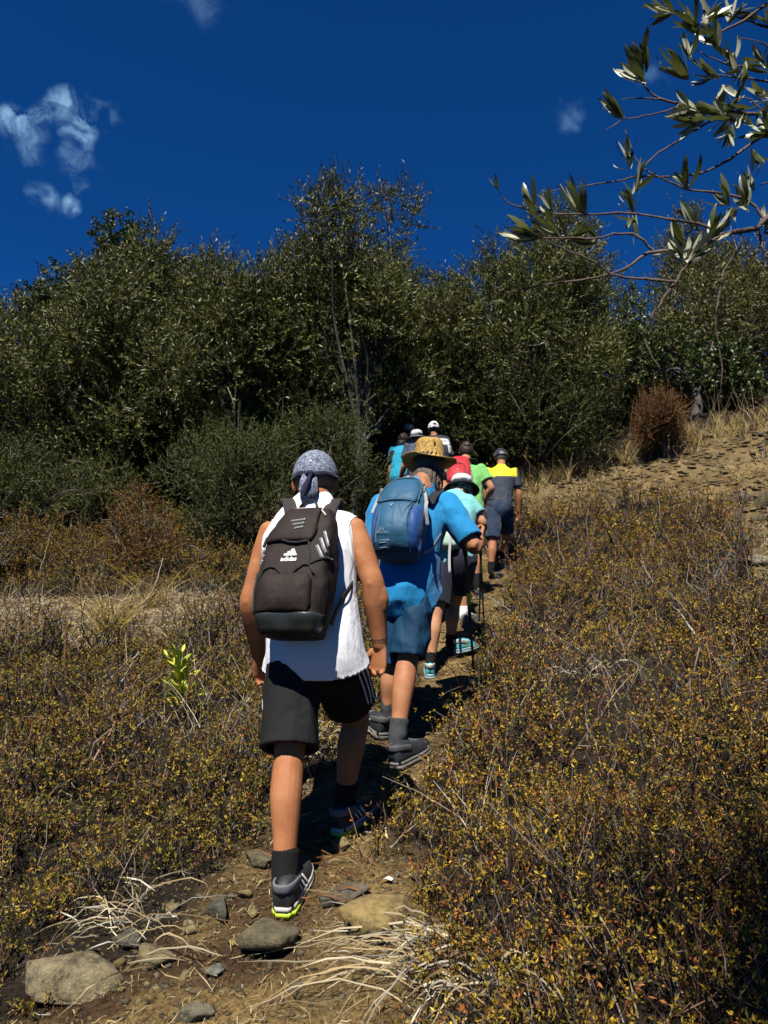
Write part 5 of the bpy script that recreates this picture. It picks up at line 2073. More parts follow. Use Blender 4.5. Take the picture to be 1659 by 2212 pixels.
oS, VS, QS = garment('shorts', shorts_parts(SB, .97, .97, .110, .103, .01, .158, .128), .0075, B_, bB, M_PETROL, 8, (.009, 7), 32, (1, 1, .7), .4)
M_SOCKG = cloth('grey_wool', (.055, .058, .064), .3, .9, 40, sheen=0)
M_HIKE = plain('dark_hiking_upper', (.022, .026, .032), .6, noise=.4, nscale=90)
M_HSOLE = plain('grey_midsole', (.18, .18, .165), .6, noise=.3)
M_HTAB = plain('grey_lining', (.10, .10, .105), .8)
for s in 'LR':
    sock(B_, SB, s, .13, M_SOCKG, .050)
    shoe(B_, SB, s, .30, M_HIKE, M_HSOLE, None, M_HTAB, None, M_GREYD, sole_h=.04, hs=1.12)
# straggling hair
M_HB = hair_mat('brown_grey_hair', (.10, .066, .042))
o = SB['o']
cap_shell(SB, .080, .100, .098, .018, -.05, M_HB, 'hair', B_, back_drop=.10)
r_ = np.random.default_rng(5)
PP = []
for i in range(90):
    a = R(r_.uniform(190, 350))
    x, y = .080 * math.cos(a), -.008 + .098 * math.sin(a)
    L = r_.uniform(.03, .075)
    PP.append([o(x, y, -.03), o(x * 1.06, y * 1.05, -.06), o(x * 1.04 + r_.normal() * .006, y * 1.04, -.062 - L), o(x * 1.0 + r_.normal() * .012, y * 1.02, -.075 - L * 1.25)])
V, Q = tubes(np.array(PP), np.array([[.004, .006, .005, .0012]]), 5)
solid('hair_strand', V, Q, None, M_HB, B_, bB)
# straw hat
m_h, n, l, b = new_mat('woven_straw')
tc = n.new('ShaderNodeTexCoord')
w1 = n.new('ShaderNodeTexWave')
w1.inputs['Scale'].default_value = 70
w1.inputs['Distortion'].default_value = 9
w1.inputs['Detail Scale'].default_value = 3
w1.bands_direction = 'Z'
l.new(tc.outputs['Object'], w1.inputs['Vector'])
vo = n.new('ShaderNodeTexVoronoi')
vo.inputs['Scale'].default_value = 75
l.new(tc.outputs['Object'], vo.inputs['Vector'])
mx = n.new('ShaderNodeMath')
mx.operation = 'MULTIPLY'
l.new(w1.outputs['Fac'], mx.inputs[0])
l.new(vo.outputs['Distance'], mx.inputs[1])
l.new(n_ramp(n, l, mx.outputs[0], [(.0, (.50, .32, .08)), (.3, (.40, .235, .05)), (.6, (.2, .105, .02))]), b.inputs['Base Color'])
b.inputs['Roughness'].default_value = .6
n_bump(n, l, b, mx.outputs[0], .8, .004)
hatc = o(0, -.005, .058)
hd_up = nrm(np.array([.02, .10, 1]))
hd_r = nrm(np.cross(np.array([0, 1, 0]), hd_up))
hd_f = np.cross(hd_up, hd_r)
prof = [(.0, .118), (.035, .117), (.060, .121), (.074, .122), (.082, .112), (.087, .085), (.091, .05), (.094, .02), (.098, .004), (.118, -.006), (.145, -.008), (.172, -.003)]
NA = 48
V = []
for i, (rr, z) in enumerate(prof):
    for j in range(NA):
        a = 2 * math.pi * j / NA
        br = max(0, (rr - .098) / .074)
        zz = z - .030 * br * math.sin(a * 1 - .6) * (a > 0) + .022 * br * math.cos(2 * a) - .055 * br * max(0, math.cos(a - R(-35)))
        if i < 4:
            zz -= .020 * max(0, math.sin(a) * 0 + 1 - abs(math.cos(a)) * 1.6) * (1 - rr / .09)
        V.append(hatc + hd_r * rr * math.cos(a) * 1.0 + hd_f * rr * 1.10 * math.sin(a) + hd_up * zz)
V = np.array(V)
i = (np.arange(len(prof) - 1) * NA)[:, None] + np.arange(NA)[None]
j = (np.arange(len(prof) - 1) * NA)[:, None] + ((np.arange(NA) + 1) % NA)[None]
Q = np.stack([i, i + NA, j + NA, j], -1)
keep = np.ones(Q.shape[:2], bool)
r_ = np.random.default_rng(8)
for c in range(NA):                      # openwork holes round the crown
    if r_.random() < .09:
        keep[5 + int(r_.integers(2)), c] = False
hat = solid('straw_hat', V, Q[keep], None, m_h, B_, bB)
md = hat.modifiers.new('t', 'SOLIDIFY')
md.thickness = .004
M_LACE = plain('dark_lacing', (.03, .018, .01), .7)
for c in range(0, NA, 2):
    a = 2 * math.pi * c / NA
    q0 = V[9 * NA + c] + hd_up * .004
    q1 = V[8 * NA + (c + 1) % NA] + hd_up * .014
    solid('lacing', *limb([q0, (q0 + q1) / 2 + hd_up * .003, q1], .003, m=5, n=6), M_LACE, hat, bB)

# his blue rucksack
M_BP = cloth('dusk_blue_nylon', (.018, .105, .205), .15, .55, 7, 600, .1, .3)
M_BP2 = cloth('royal_blue_nylon', (.012, .070, .27), .12, .55, 7, 600, .1, .3)
M_GREYW = plain('grey_webbing', (.34, .35, .36), .7, noise=.1, nscale=200)
M_BSTRAP = cloth('black_strap_mesh', (.012, .014, .017), .2, .8)
M_TEAL = plain('teal_edge', (.02, .12, .20), .6)
pkB = Pack('backpack', 'dusk blue backpack with grey webbing on the man in the straw hat', at(868, 1218, 4.29), at(888, 1046, 4.43), latB,
           np.array([.105, .130, .142, .146, .148, .145, .138, .125, .105, .070]), np.array([.070, .090, .102, .104, .100, .092, .084, .072, .056, .036]), M_BP, seed=33, amp=.006)
Hb = pkB.H
pkB.patch([(.02, -.10, .085), (.05, -.105, .092), (.2, -.088, .08), (.30, -.105, .098)], M_BP, 'front_pocket', .004, 18, 18, puff=.012)
pkB.patch([(.02, .095, .138), (.12, .088, .146), (.24, .085, .147), (.275, .12, .147)], M_BP2, 'side_pocket', .005, 10, 14, puff=.004)
pkB.patch([(.02, -.138, -.112), (.12, -.145, -.108), (.24, -.146, -.105), (.28, -.147, -.12)], M_BP2, 'side_pocket', .005, 10, 14, puff=.004)
pkB.patch([(.30, -.112, .104), (.36, -.118, .11), (.42, -.105, .098), (Hb - .012, -.075, .07)], M_BP, 'top_pocket', .006, 18, 14, puff=.016)
pkB.line([(-.118, .30), (-.118, .36), (-.10, .42), (-.06, Hb - .02), (0, Hb - .012), (.06, Hb - .02), (.10, .42), (.114, .36), (.11, .30)], .004, M_TEAL, 'zip', .012, .004, 50)
pkB.line([(-.105, .30), (-.03, .312), (.04, .306), (.10, .296)], .0035, M_TEAL, 'seam', .010, .003, 30)
pkB.line([(.085, .295), (.05, .20), (.012, .10)], .002, M_TEAL, 'seam', .012, .002, 24)
M_PRINT = plain('pale_print', (.16, .27, .36), .6)
pkB.text('Jack', .020, -.058, .115, M_PRINT, 'logo_word', .017, -.03, None, .0003)
pkB.text('Wolfskin', .020, -.052, .099, M_PRINT, 'logo_word', .017, -.03, None, .0003)
for (x, z, r) in ((0, 0, .0075), (-.011, .009, .0035), (-.004, .015, .0038), (.005, .015, .0038), (.011, .008, .0035)):
    pkB.poly([(-.026 + x + r * math.cos(t), .262 + z + r * .9 * math.sin(t)) for t in np.linspace(0, 6.28, 9)[:-1]], M_PRINT, 'paw_print', .018)
for z in (.035, .055):
    pkB.line([(-.07, z), (-.03, z)], .0022, M_PRINT, 'reflector', .016, .0008, 8)
pkB.patch([(.020, -.105, -.015), (.070, -.105, -.012)], plain('grey_blue_panel', (.03, .085, .15), .5), 'panel', .0145, 8, 6, thick=.003)
# grey side straps with buckles, top handle loop, trailing webbing
for sg in (-1, 1):
    P = pkB.on([(sg * .142, .24), (sg * .138, .32), (sg * .120, .39), (sg * .112, .41)], .012)
    pkB.web(P, .009, .0018, pkB.u, M_GREYW, 'webbing', 20)
    solid('buckle', *limb([P[2] - pkB.w * .018 + pkB.v * .006, P[2] + pkB.w * .016 + pkB.v * .006], .010, .005, pkB.u, m=6, n=10, e=4), plain('buckle_grey', (.10, .10, .11), .4), pkB.root, pkB.base)
q = pkB.on([(.138, .31), (.142, .26), (.150, .20)], .02)
pkB.web([q[0], q[1] + pkB.v * .012, q[2] + pkB.v * .01 - pkB.w * .03], .010, .0016, pkB.u, M_GREYW, 'webbing', 14)
hp = pkB.B0 + pkB.w * (Hb + .0) + pkB.v * .05
pkB.web([hp - pkB.u * .075 - pkB.w * .03, hp - pkB.u * .03 + pkB.w * .018, hp + pkB.u * .03 + pkB.w * .02, hp + pkB.u * .06 - pkB.w * .0], .007, .002, pkB.v, M_GREYW, 'handle', 20)
pkB.web([hp - pkB.u * .004 + pkB.w * .03, hp - pkB.u * .006 - pkB.w * .0 + pkB.v * .018, hp - pkB.u * .004 - pkB.w * .038 + pkB.v * .024], .008, .0018, pkB.u, M_GREYW, 'webbing', 12)
lowB = None
over_shoulder(pkB, bvT, at(955, 1064, 4.56), SB, .062, Hb - .02, .030, M_BSTRAP, name='shoulder_strap')
over_shoulder(pkB, bvT, at(845, 1064, 4.66), SB, -.062, Hb - .02, .030, M_BSTRAP, name='shoulder_strap')
e0 = at(944, 1158, 4.42)
pkB.web([pkB.B0 + pkB.u * .13 + pkB.w * .05 + pkB.v * .03, at(932, 1186, 4.32), e0 + latB * .02, e0 + fB * .12 + up * .03], .010, .0018, nrm(pkB.w + pkB.v), M_GREYW, 'webbing')


# ------------------------------------------------------------------ trekking poles
def pole(top, tip, label, grip, r=.008, bands=(), basket=None, tipc=None):
    top, tip = np.asarray(top), np.asarray(tip)
    base = tip.copy()
    root = tag(empty('trekking_pole', base), label, 'trekking pole', 'trekking poles')
    L = np.linalg.norm(top - tip)
    d = (top - tip) / L
    pt = lambda s: tip + d * s
    ms = plain('black_shaft', (.012, .012, .013), .35, .5)
    solid('shaft', *limb([pt(.05), pt(L * .45), pt(L * .46), pt(L - .13)], [r * .75, r * .75, r, r], m=20, n=10), ms, root, base)
    solid('grip', *limb([pt(L - .15), pt(L - .10), pt(L - .03), pt(L)], [r * 1.25, r * 1.9, r * 1.9, r * 2.2], m=12, n=10), grip, root, base)
    solid('tip', *limb([pt(0), pt(.05)], [r * .4, r * .75], m=4, n=8), tipc or M_GREYD, root, base)
    for s0, s1, m in bands:
        solid('band', *limb([pt(L * s0), pt(L * s1)], r * 1.25, m=4, n=10), m, root, base)
    if basket is not None:
        solid('basket', *limb([pt(.07), pt(.08)], r * 3.2, m=4, n=12), basket, root, base)
    return root


M_YEL = plain('yellow_print', (.72, .58, .06), .45)
M_CREAM = plain('cream_grip', (.62, .60, .48), .6)
pole(at(1002, 1148, 4.70), at(1027, 1500, 4.95), 'thick black trekking pole with yellow marks planted beside the blue shirted man', M_BSTRAP, .0105, ((.56, .60, M_YEL), (.607, .625, M_YEL)), M_BLACK)
pole(at(1035, 1140, 6.2), at(1047, 1376, 6.55), 'black trekking pole with a yellow tip held by the woman in the turquoise tee', M_CREAM, .0085, ((.60, .68, M_YEL), (.35, .365, M_CREAM)), None, M_YEL)
pole(at(1041, 1146, 6.3), at(1034, 1378, 6.62), 'black trekking pole with a dark basket crossing behind the yellow tipped one', M_BSTRAP, .0085, ((.42, .435, M_CREAM),), M_BLACK)


def simple_feet(p, S, mu, ms, tab=None, L=.27, msock=None, hsock=.10, laces=None, hs=1.0, r=.048):
    for s in 'LR':
        if msock is not None:
            sock(p, S, s, hsock, msock, r)
        shoe(p, S, s, L, mu, ms, None, tab, None, laces, sole_h=.036, hs=hs)


def tee_parts(S, A, B, k=.62, hem=.08, r=.066, neck=None, back=.02):
    J = S['J']
    out = [torso_cloth(S, hem, np.array(A), np.array(B), back=back)]
    for s in 'LR':
        sh, el = J['sh' + s], J['el' + s]
        out.append(limb([sh - (el - sh) * .12 + up * .005, sh + (el - sh) * .25, sh + (el - sh) * k], [r * .92, r, r * 1.05], None, S['lat'], m=12, hole=.04))
    return out


WA, WB = [.062, .115, .165, .172, .160, .168, .172], [.058, .072, .090, .125, .125, .130, .134]

# ------------------------------------------------------------------ woman in the turquoise tee
YC = R(16)
fC = np.array([math.sin(YC), math.cos(YC), 0])
J = dict(hipL=at(962, 1206, 5.97), hipR=at(1003, 1203, 5.92), kneeL=at(940, 1335, 5.84), ankL=at(929, 1434, 5.75),
         kneeR=at(979, 1308, 6.08), ankR=at(974, 1390, 6.10), shL=at(954, 1088, 6.20), shR=at(1014, 1086, 6.12),
         neck=at(990, 1069, 6.22), head=at(997, 1053, 6.32), elR=at(1042, 1130, 6.08), wrR=at(1038, 1158, 6.24), handR=at(1036, 1148, 6.3),
         elL=at(935, 1140, 6.16), wrL=at(945, 1190, 6.28), heelL=FEET[4], heelR=FEET[5] + np.array([0, 0, .03]), toeL=np.array([.05, .98, .2]), toeR=np.array([.72, .66, .12]))
C_, SC = person('woman in a turquoise tee with a white hat and turquoise trainers', J, fC, (.1, 1, -.35), (.05, .4, 1), .92, .010, M_SKIN2, arm=.95, leg=.98, curl=(.8, 1.1), head_s=1.0)
bC = SC['base']
M_TURQ = cloth('pale_turquoise_jersey', (.22, .62, .62), .08, .8, 8)
M_NAVYS = cloth('navy_shorts', (.010, .012, .028), .2, .8, 8)
M_SHOET = plain('turquoise_mesh', (.09, .52, .58), .55, noise=.25, nscale=90)
M_SOLEB = plain('pale_blue_sole', (.35, .50, .58), .5, noise=.2)
garment('tee_shirt', tee_parts(SC, WA, WB, .62, .02), .013, C_, bC, M_TURQ, 3, (.008, 8), 41)
garment('shorts', shorts_parts(SC, .78, .70, .105, .108, .03, .172, .135), .013, C_, bC, M_NAVYS, 3, (.008, 8), 42)
simple_feet(C_, SC, M_SHOET, M_SOLEB, M_WPLAS, .26, M_SOCKB, .07, M_WPLAS, 1.0, .044)
M_GH = hair_mat('grey_curls', (.36, .34, .32))
o = SC['o']
r_ = np.random.default_rng(12)
g = Geo()
for i in range(110):
    a, z = R(r_.uniform(150, 390)), r_.uniform(-.085, .03)
    V_, _, T_ = ell(o(.078 * math.cos(a), -.01 + .096 * math.sin(a), z), r_.uniform(.012, .02, 3), None, ICO1)
    g.add(V_, None, T_)
ob('hair', g.mesh('hair', True, bC), M_GH, C_)
M_WHAT = cloth('white_hat_felt', (.72, .70, .70), .06, .8)
M_NHAT = cloth('navy_hat_brim', (.012, .016, .035), .2, .8)


def brim_hat(p, S, mc, mb, r0=.088, h=.085, rb=.145, drop=.05, zc=.035, tilt=.1, flat=.8):
    o = S['o']
    b_ = S['base']
    pr = [(0, h), (r0 * .6, h * .98), (r0 * .88, h * .82), (r0 * .98, h * .4), (r0, .0)]
    pb = [(r0 * .995, .002), (r0 * 1.02, -.004), ((r0 + rb) * .5, -drop * .4), (rb, -drop)]

    def rev(pr, name, mt, par):
        V = np.array([o(q * math.cos(a), -.008 + q * 1.1 * math.sin(a), zc + z - tilt * q * math.sin(a) * 0) for q, z in pr for a in np.linspace(0, 2 * math.pi, 33)[:-1]])
        i = (np.arange(len(pr) - 1) * 32)[:, None] + np.arange(32)[None]
        j = (np.arange(len(pr) - 1) * 32)[:, None] + ((np.arange(32) + 1) % 32)[None]
        q_ = solid(name, V, np.stack([i, i + 32, j + 32, j], -1).reshape(-1, 4), None, mt, par, b_)
        q_.modifiers.new('t', 'SOLIDIFY').thickness = .004
        return q_
    c = rev(pr, 'hat', mc, p)
    rev(pb, 'brim', mb, c)
    return c


brim_hat(C_, SC, M_WHAT, M_NHAT, .090, .066, .150, .062, .030)
M_MINT = cloth('mint_nylon', (.50, .66, .55), .1, .7)
M_ORNG = cloth('orange_nylon', (.72, .10, .02), .1, .6)
pkC = Pack('backpack', 'small mint and orange rucksack low on the woman in the turquoise tee', at(964, 1190, 5.86), at(970, 1098, 6.0), np.array([math.cos(YC), -math.sin(YC), 0]),
           np.array([.10, .115, .118, .112, .095, .06]), np.array([.05, .06, .06, .055, .045, .03]), M_MINT, seed=43, amp=.006, m=18, n=30)
pkC.patch([(.16, -.10, .03), (.22, -.105, .035), (.27, -.09, .03)], M_ORNG, 'front_pocket', .004, 10, 8, puff=.01)
pkC.line([(-.02, .0), (-.02, .16), (-.02, .30)], .008, M_BLACK, 'webbing', .008, .002, 20)
q = pkC.B0 + pkC.u * .05 + pkC.v * .11
pkC.web([q + pkC.w * .20, q + pkC.w * .08, q - pkC.w * .10, q + pkC.u * .01 - pkC.w * .24], .010, .002, pkC.u, M_GREYW, 'webbing', 16)
pkC.web([pkC.B0 + pkC.u * .05 + pkC.w * pkC.H, at(998, 1076, 6.06), at(1004, 1080, 6.2)], .02, .004, pkC.u, M_BSTRAP, 'shoulder_strap', 14)
pkC.web([pkC.B0 - pkC.u * .05 + pkC.w * pkC.H, at(972, 1078, 6.1), at(972, 1080, 6.25)], .02, .004, pkC.u, M_BSTRAP, 'shoulder_strap', 14)

# ------------------------------------------------------------------ hidden walker of whom only the lower legs show
J = dict(hipL=at(958, 1190, 7.2), hipR=at(990, 1188, 7.15), kneeL=at(950, 1270, 7.18), ankL=at(946, 1327, 7.16), kneeR=at(1003, 1263, 7.12), ankR=at(1001, 1331, 7.06),
         shL=at(943, 1085, 7.4), shR=at(992, 1085, 7.35), neck=at(962, 1062, 7.45), head=at(948, 1034, 7.5), elL=at(930, 1130, 7.4), wrL=at(940, 1170, 7.5),
         elR=at(1003, 1130, 7.35), wrR=at(998, 1172, 7.45), heelL=FEET[6], heelR=FEET[7], toeL=np.array([0, 1, .2]), toeR=np.array([.55, .8, .15]))
K_, SK = person('walker mostly hidden, only bare legs in white socks and grey shoes showing', J, fC, (0, 1, -.3), (0, .3, 1), .88, .012, M_SKIN2, arm=.9, leg=.95, head_s=.95)
M_DGREY = cloth('dark_grey_cotton', (.035, .033, .034), .2, .85)
garment('tee_shirt', tee_parts(SK, WA, WB, .6, .02), .017, K_, SK['base'], M_DGREY, 2, (.006, 8), 51)
garment('shorts', shorts_parts(SK, .7, .7, .10, .10, .02, .165, .13), .017, K_, SK['base'], M_NAVYS, 2, (.006, 8), 52)
M_SOCKW = cloth('white_knit', (.70, .70, .70), .1, .9, 40)
M_SHOEG = plain('grey_trainer', (.17, .165, .16), .65, noise=.3, nscale=80)
simple_feet(K_, SK, M_SHOEG, M_HSOLE, None, .26, M_SOCKW, .08, M_WPLAS, 1.0, .044)
cap_shell(SK, .08, .1, .098, .018, -.05, hair_mat('dark_brown_hair', (.03, .018, .012)), 'hair', K_, back_drop=.1)

# ------------------------------------------------------------------ woman in the mint green tee
YD = R(10)
fD = np.array([math.sin(YD), math.cos(YD), 0])
J = dict(hipL=at(999, 1112, 8.62), hipR=at(1032, 1110, 8.56), kneeL=at(1000, 1190, 8.72), ankL=at(1003, 1252, 8.8), kneeR=at(1026, 1196, 8.52), ankR=at(1030, 1268, 8.46),
         shL=at(972, 1020, 8.70), shR=at(1039, 1016, 8.60), neck=at(1007, 1000, 8.66), head=at(1007, 977, 8.72), elR=at(1061, 1054, 8.55), wrR=at(1046, 1084, 8.66),
         elL=at(958, 1066, 8.7), wrL=at(964, 1104, 8.8), heelR=FEET[8], toeR=np.array([.15, .97, .2]), toeL=np.array([0, 1, .2]))
J['heelL'] = J['ankL'] - up * .09 - fD * .05
D_, SD = person('woman in a mint green tee with a dark bun, one hand at her hip', J, fD, (-.05, 1, -.1), (0, .1, 1), .95, .0115, M_SKIN2, arm=.98, leg=.98, head_s=1.0)
bD = SD['base']
M_GREEN = cloth('mint_green_jersey', (.22, .60, .17), .08, .8, 8)
M_CHAR = cloth('charcoal_shorts', (.040, .036, .036), .2, .85)
garment('tee_shirt', tee_parts(SD, [.062, .12, .175, .18, .168, .178, .182], WB, .60, .04, .070), .014, D_, bD, M_GREEN, 3, (.009, 8), 61)
garment('shorts', shorts_parts(SD, .85, .85, .108, .105, .02, .172, .135), .014, D_, bD, M_CHAR, 3, (.008, 8), 62)
simple_feet(D_, SD, M_HIKE, M_GREYD, None, .27, M_SOCKB, .14, None, 1.0, .05)
o = SD['o']
M_DH = hair_mat('dark_auburn_hair', (.045, .018, .011))
hr = cap_shell(SD, .081, .101, .1, .018, -.05, M_DH, 'hair', D_, back_drop=.12)
V_, _, T_ = ell(o(.0, -.085, .062), (.042, .036, .038), SD['hax'])
V_ = V_ + nrm(V_ - V_.mean(0)) * (.008 * vnoise(V_ * 60, 3))[:, None]
solid('bun', V_, None, T_, M_DH, hr, bD)
M_RED = cloth('red_nylon', (.50, .012, .022), .15, .6, 8)
M_RED2 = plain('red_trim', (.30, .008, .015), .5)
M_NET = cloth('pale_mesh_pocket', (.60, .50, .50), .1, .8, 40)
pkD = Pack('backpack', 'red backpack with a bottle in its side pocket on the woman in the mint tee', at(989, 1074, 8.42), at(995, 991, 8.58), SD['lat'],
           np.array([.11, .135, .142, .142, .138, .128, .11, .075]), np.array([.06, .08, .088, .085, .075, .066, .052, .03]), M_RED, seed=63, amp=.006, m=24, n=36)
pkD.patch([(.10, -.11, .085), (.16, -.118, .10), (.26, -.11, .09), (.34, -.08, .06)], M_RED, 'front_pocket', .005, 14, 14, puff=.022)
pkD.line([(-.118, .16), (-.112, .26), (-.08, .345), (-.0, .365), (.06, .34), (.092, .26), (.10, .16)], .004, M_RED2, 'zip', .012, .004, 40)
pkD.patch([(.02, .09, .14), (.10, .088, .142), (.19, .092, .142)], M_NET, 'side_pocket', .012, 8, 10, puff=.02)
pkD.poly([(-.005 + x, .235 + z) for x, z in ((0, .016), (.008, .008), (.005, -.003), (.008, -.009), (0, -.012), (-.007, -.004), (-.007, .007))], plain('pink_logo', (.6, .22, .22), .6), 'emblem', .032)
pkD.line([(-.028, .196), (.024, .196)], .004, plain('pink_print', (.6, .28, .28), .6), 'print', .03, .0008, 8)
pkD.web([pkD.B0 + pkD.u * .05 + pkD.w * pkD.H, at(1012, 991, 8.58), at(1024, 992, 8.66), at(1030, 1002, 8.80)], .026, .005, pkD.u, M_BSTRAP, 'shoulder_strap', 16)
pkD.web([pkD.B0 - pkD.u * .05 + pkD.w * pkD.H, at(990, 996, 8.62), at(986, 1002, 8.82)], .026, .005, pkD.u, M_BSTRAP, 'shoulder_strap', 16)
e0 = at(1040, 1070, 8.56)
pkD.web([pkD.B0 + pkD.u * .12 + pkD.w * .05 + pkD.v * .03, e0 + fD * .0, e0 + fD * .14 - up * .02], .012, .003, nrm(pkD.w + pkD.v), M_BSTRAP, 'webbing', 12)
m_w, n, l, b = new_mat('clear_bottle')
b.inputs['Base Color'].default_value = (.82, .88, .92, 1)
b.inputs['Roughness'].default_value = .08
b.inputs['Transmission Weight'].default_value = .75
b0 = pkD.B0 + pkD.u * .128 + pkD.w * .10 + pkD.v * .085
bt = tag(empty('water_bottle', b0), 'clear plastic water bottle sticking out of the red backpack', 'bottle')
solid('bottle_body', *limb([b0, b0 + pkD.w * .05, b0 + pkD.w * .13, b0 + pkD.w * .16, b0 + pkD.w * .175], [.030, .032, .031, .022, .012], m=16, n=14), m_w, bt, b0)
solid('bottle_cap', *limb([b0 + pkD.w * .172, b0 + pkD.w * .192], .014, m=4, n=12), plain('blue_cap', (.1, .2, .5), .5), bt, b0)

# ------------------------------------------------------------------ man in the yellow and navy polo shirt
YE = R(2)
fE = np.array([math.sin(YE), math.cos(YE), 0])
J = dict(hipL=at(1067, 1096, 10.16), hipR=at(1093, 1095, 10.12), kneeL=at(1064, 1170, 10.04), ankL=at(1061, 1234, 10.0), kneeR=at(1093, 1162, 10.30), ankR=at(1088, 1210, 10.35),
         shL=at(1053, 1022, 10.32), shR=at(1112, 1023, 10.26), neck=at(1083, 1007, 10.32), head=at(1082, 989, 10.38), elR=at(1121, 1068, 10.24), wrR=at(1121, 1106, 10.30), handR=at(1119, 1122, 10.34),
         elL=at(1045, 1066, 10.35), wrL=at(1046, 1104, 10.42), heelL=FEET[9], heelR=FEET[10], toeL=np.array([.5, .85, .12]), toeR=np.array([.3, .94, .12]))
E_, SE = person('man in a navy shirt with a yellow yoke, denim shorts and navy cap', J, fE, (0, 1, -.2), (0, .2, 1), 1.0, .012, M_SKIN3, arm=1.05, leg=1.02, head_s=1.02, curl=(.6, .6))
bE = SE['base']
m_p, n, l, b = new_mat('yellow_navy_jersey')
a_ = n.new('ShaderNodeAttribute')
a_.attribute_name = 'col'
l.new(a_.outputs['Color'], b.inputs['Base Color'])
b.inputs['Roughness'].default_value = .8
V, N, Q = remesh(tee_parts(SE, [.066, .14, .185, .186, .170, .172, .172], [.060, .075, .095, .128, .128, .128, .128], .66, .0, .070), .014, 3)
V = wrinkle(V, N, .008, 8, 71)
px_, py_ = proj(V)
yoke_z = at(1080, 1031, 10.2)[2]
yk = (V[:, 2] > yoke_z + .012 * vnoise(V * 3, 2)) & (np.abs((V - SE['sc']) @ SE['lat']) < .205)
ob('shirt', Geo().add(V - bE, Q, None, np.where(yk[:, None], np.array([.50, .46, .006]), np.array([.009, .015, .030]))).mesh('shirt', True), m_p, E_)
M_DENIM = cloth('dark_denim', (.022, .042, .085), .35, .85, 10, 500, .1, .4)
garment('shorts', shorts_parts(SE, .92, .84, .105, .100, .04, .172, .135), .015, E_, bE, M_DENIM, 3, (.008, 8), 72)
M_BELT = plain('black_belt', (.012, .012, .012), .5)
c = SE['hc'] + SE['sp'] * .10
ring = [c + SE['lat'] * .172 * math.cos(a) + fE * .132 * math.sin(a) for a in np.linspace(0, 2 * math.pi, 30)]
V, Q = tubes(np.array([ring]), np.full((1, 30), .014), 6)
solid('belt', V, Q, None, M_BELT, E_, bE)
simple_feet(E_, SE, plain('grey_blue_hiking_shoe', (.045, .055, .062), .6, noise=.3, nscale=80), M_GREYD, M_HTAB, .29, M_SOCKB, .11, None, 1.08, .05)
cap_shell(SE, .079, .099, .097, .016, -.05, hair_mat('grey_hair', (.15, .13, .12)), 'hair', E_, back_drop=.08, thick=.002)
M_CAPN = cloth('navy_cap_cotton', (.018, .026, .050), .2, .85)
cp = cap_shell(SE, .086, .107, .106, .020, .006, M_CAPN, 'cap', E_, arch=(.62, .42, .16), n=40, k=14)
visor(SE, M_CAPN, 'visor', cp, .012)
o = SE['o']
solid('label', *limb([o(-.03, -.117, .018), o(0, -.121, .018), o(.03, -.117, .018)], .0035, .001, (0, 0, 1), m=8, n=6), M_STRIPE, cp, bE)


# ------------------------------------------------------------------ the walkers near the trees
def far_walker(label, dx, dy, Y, h, yaw, top, low, skin_=M_SKIN3, foot=None, lean=.14, bend=0, seed=1, w=1.0, stride=.15, shortleg=.8):
    J, f = pose(dx, dy, Y, h, yaw, lean, bend, stride)
    p, S = person(label, J, f, None, (f[0] * .25, f[1] * .25, 1), w, .014, skin_, arm=1.0, leg=1.0)
    garment('jacket' if top is M_BLACKJ else 'tee_shirt', tee_parts(S, [.064, .13, .18, .182, .17, .172, .174], [.06, .075, .095, .128, .128, .128, .13], .95 if top is M_BLACKJ else .6, .05, .068), .018, p, S['base'], top, 2, (.008, 8), seed)
    garment('shorts', shorts_parts(S, shortleg, shortleg, .105, .10), .018, p, S['base'], low, 2, (.006, 8), seed + 1)
    simple_feet(p, S, M_HIKE, M_GREYD, None, .28, M_SOCKB, .1)
    return p, S


M_BLACKJ = cloth('black_softshell', (.014, .016, .022), .2, .8)
F_, SF = far_walker('man in a black jacket with a white mottled cap beside the trees', 937, 912, 12.0, 1.78, R(-8), M_BLACKJ, M_CHAR, seed=81)
m_c, n, l, b = new_mat('white_camouflage')
l.new(n_ramp(n, l, n_noise(n, l, 22, 3), [(.36, (.03, .033, .036)), (.42, (.23, .24, .25)), (.47, (.55, .55, .57))]), b.inputs['Base Color'])
cap_shell(SF, .079, .099, .097, .016, -.05, hair_mat('dark_hair', (.018, .014, .012)), 'hair', F_, back_drop=.08, thick=.002)
cp = cap_shell(SF, .087, .108, .108, .02, .004, m_c, 'cap', F_, arch=(.6, .42, .2), n=40, k=14)
visor(SF, m_c, 'visor', cp, .012)
pkF = Pack('backpack', 'navy backpack with a white panel on the man in the black jacket', SF['hc'] + SF['sp'] * .10 + SF['bk'] * .13 + SF['lat'] * .05, SF['sc'] + SF['bk'] * .10 + SF['lat'] * .05, SF['lat'],
           np.array([.12, .145, .15, .145, .13, .09]), np.array([.06, .08, .085, .08, .065, .04]), cloth('navy_nylon', (.016, .022, .045), .2, .7), seed=83, amp=.004, m=20, n=30)
M_PANEL = plain('white_panel', (.62, .63, .66), .6)
pkF.patch([(.20, -.03, .12), (.24, -.06, .14), (.30, -.07, .14), (.335, -.05, .125)], M_PANEL, 'panel', .006, 12, 8)
pkF.patch([(.06, .10, .143), (.20, .09, .145)], M_PANEL, 'panel', .006, 6, 8)
pkF.patch([(.08, -.07, -.035), (.20, -.06, .0)], M_PANEL, 'panel', .006, 6, 8)
pkF.text('TUSA', .032, .04, .272, plain('blue_print', (.10, .25, .42), .6), 'logo_word', .013, 0, None, .0006)

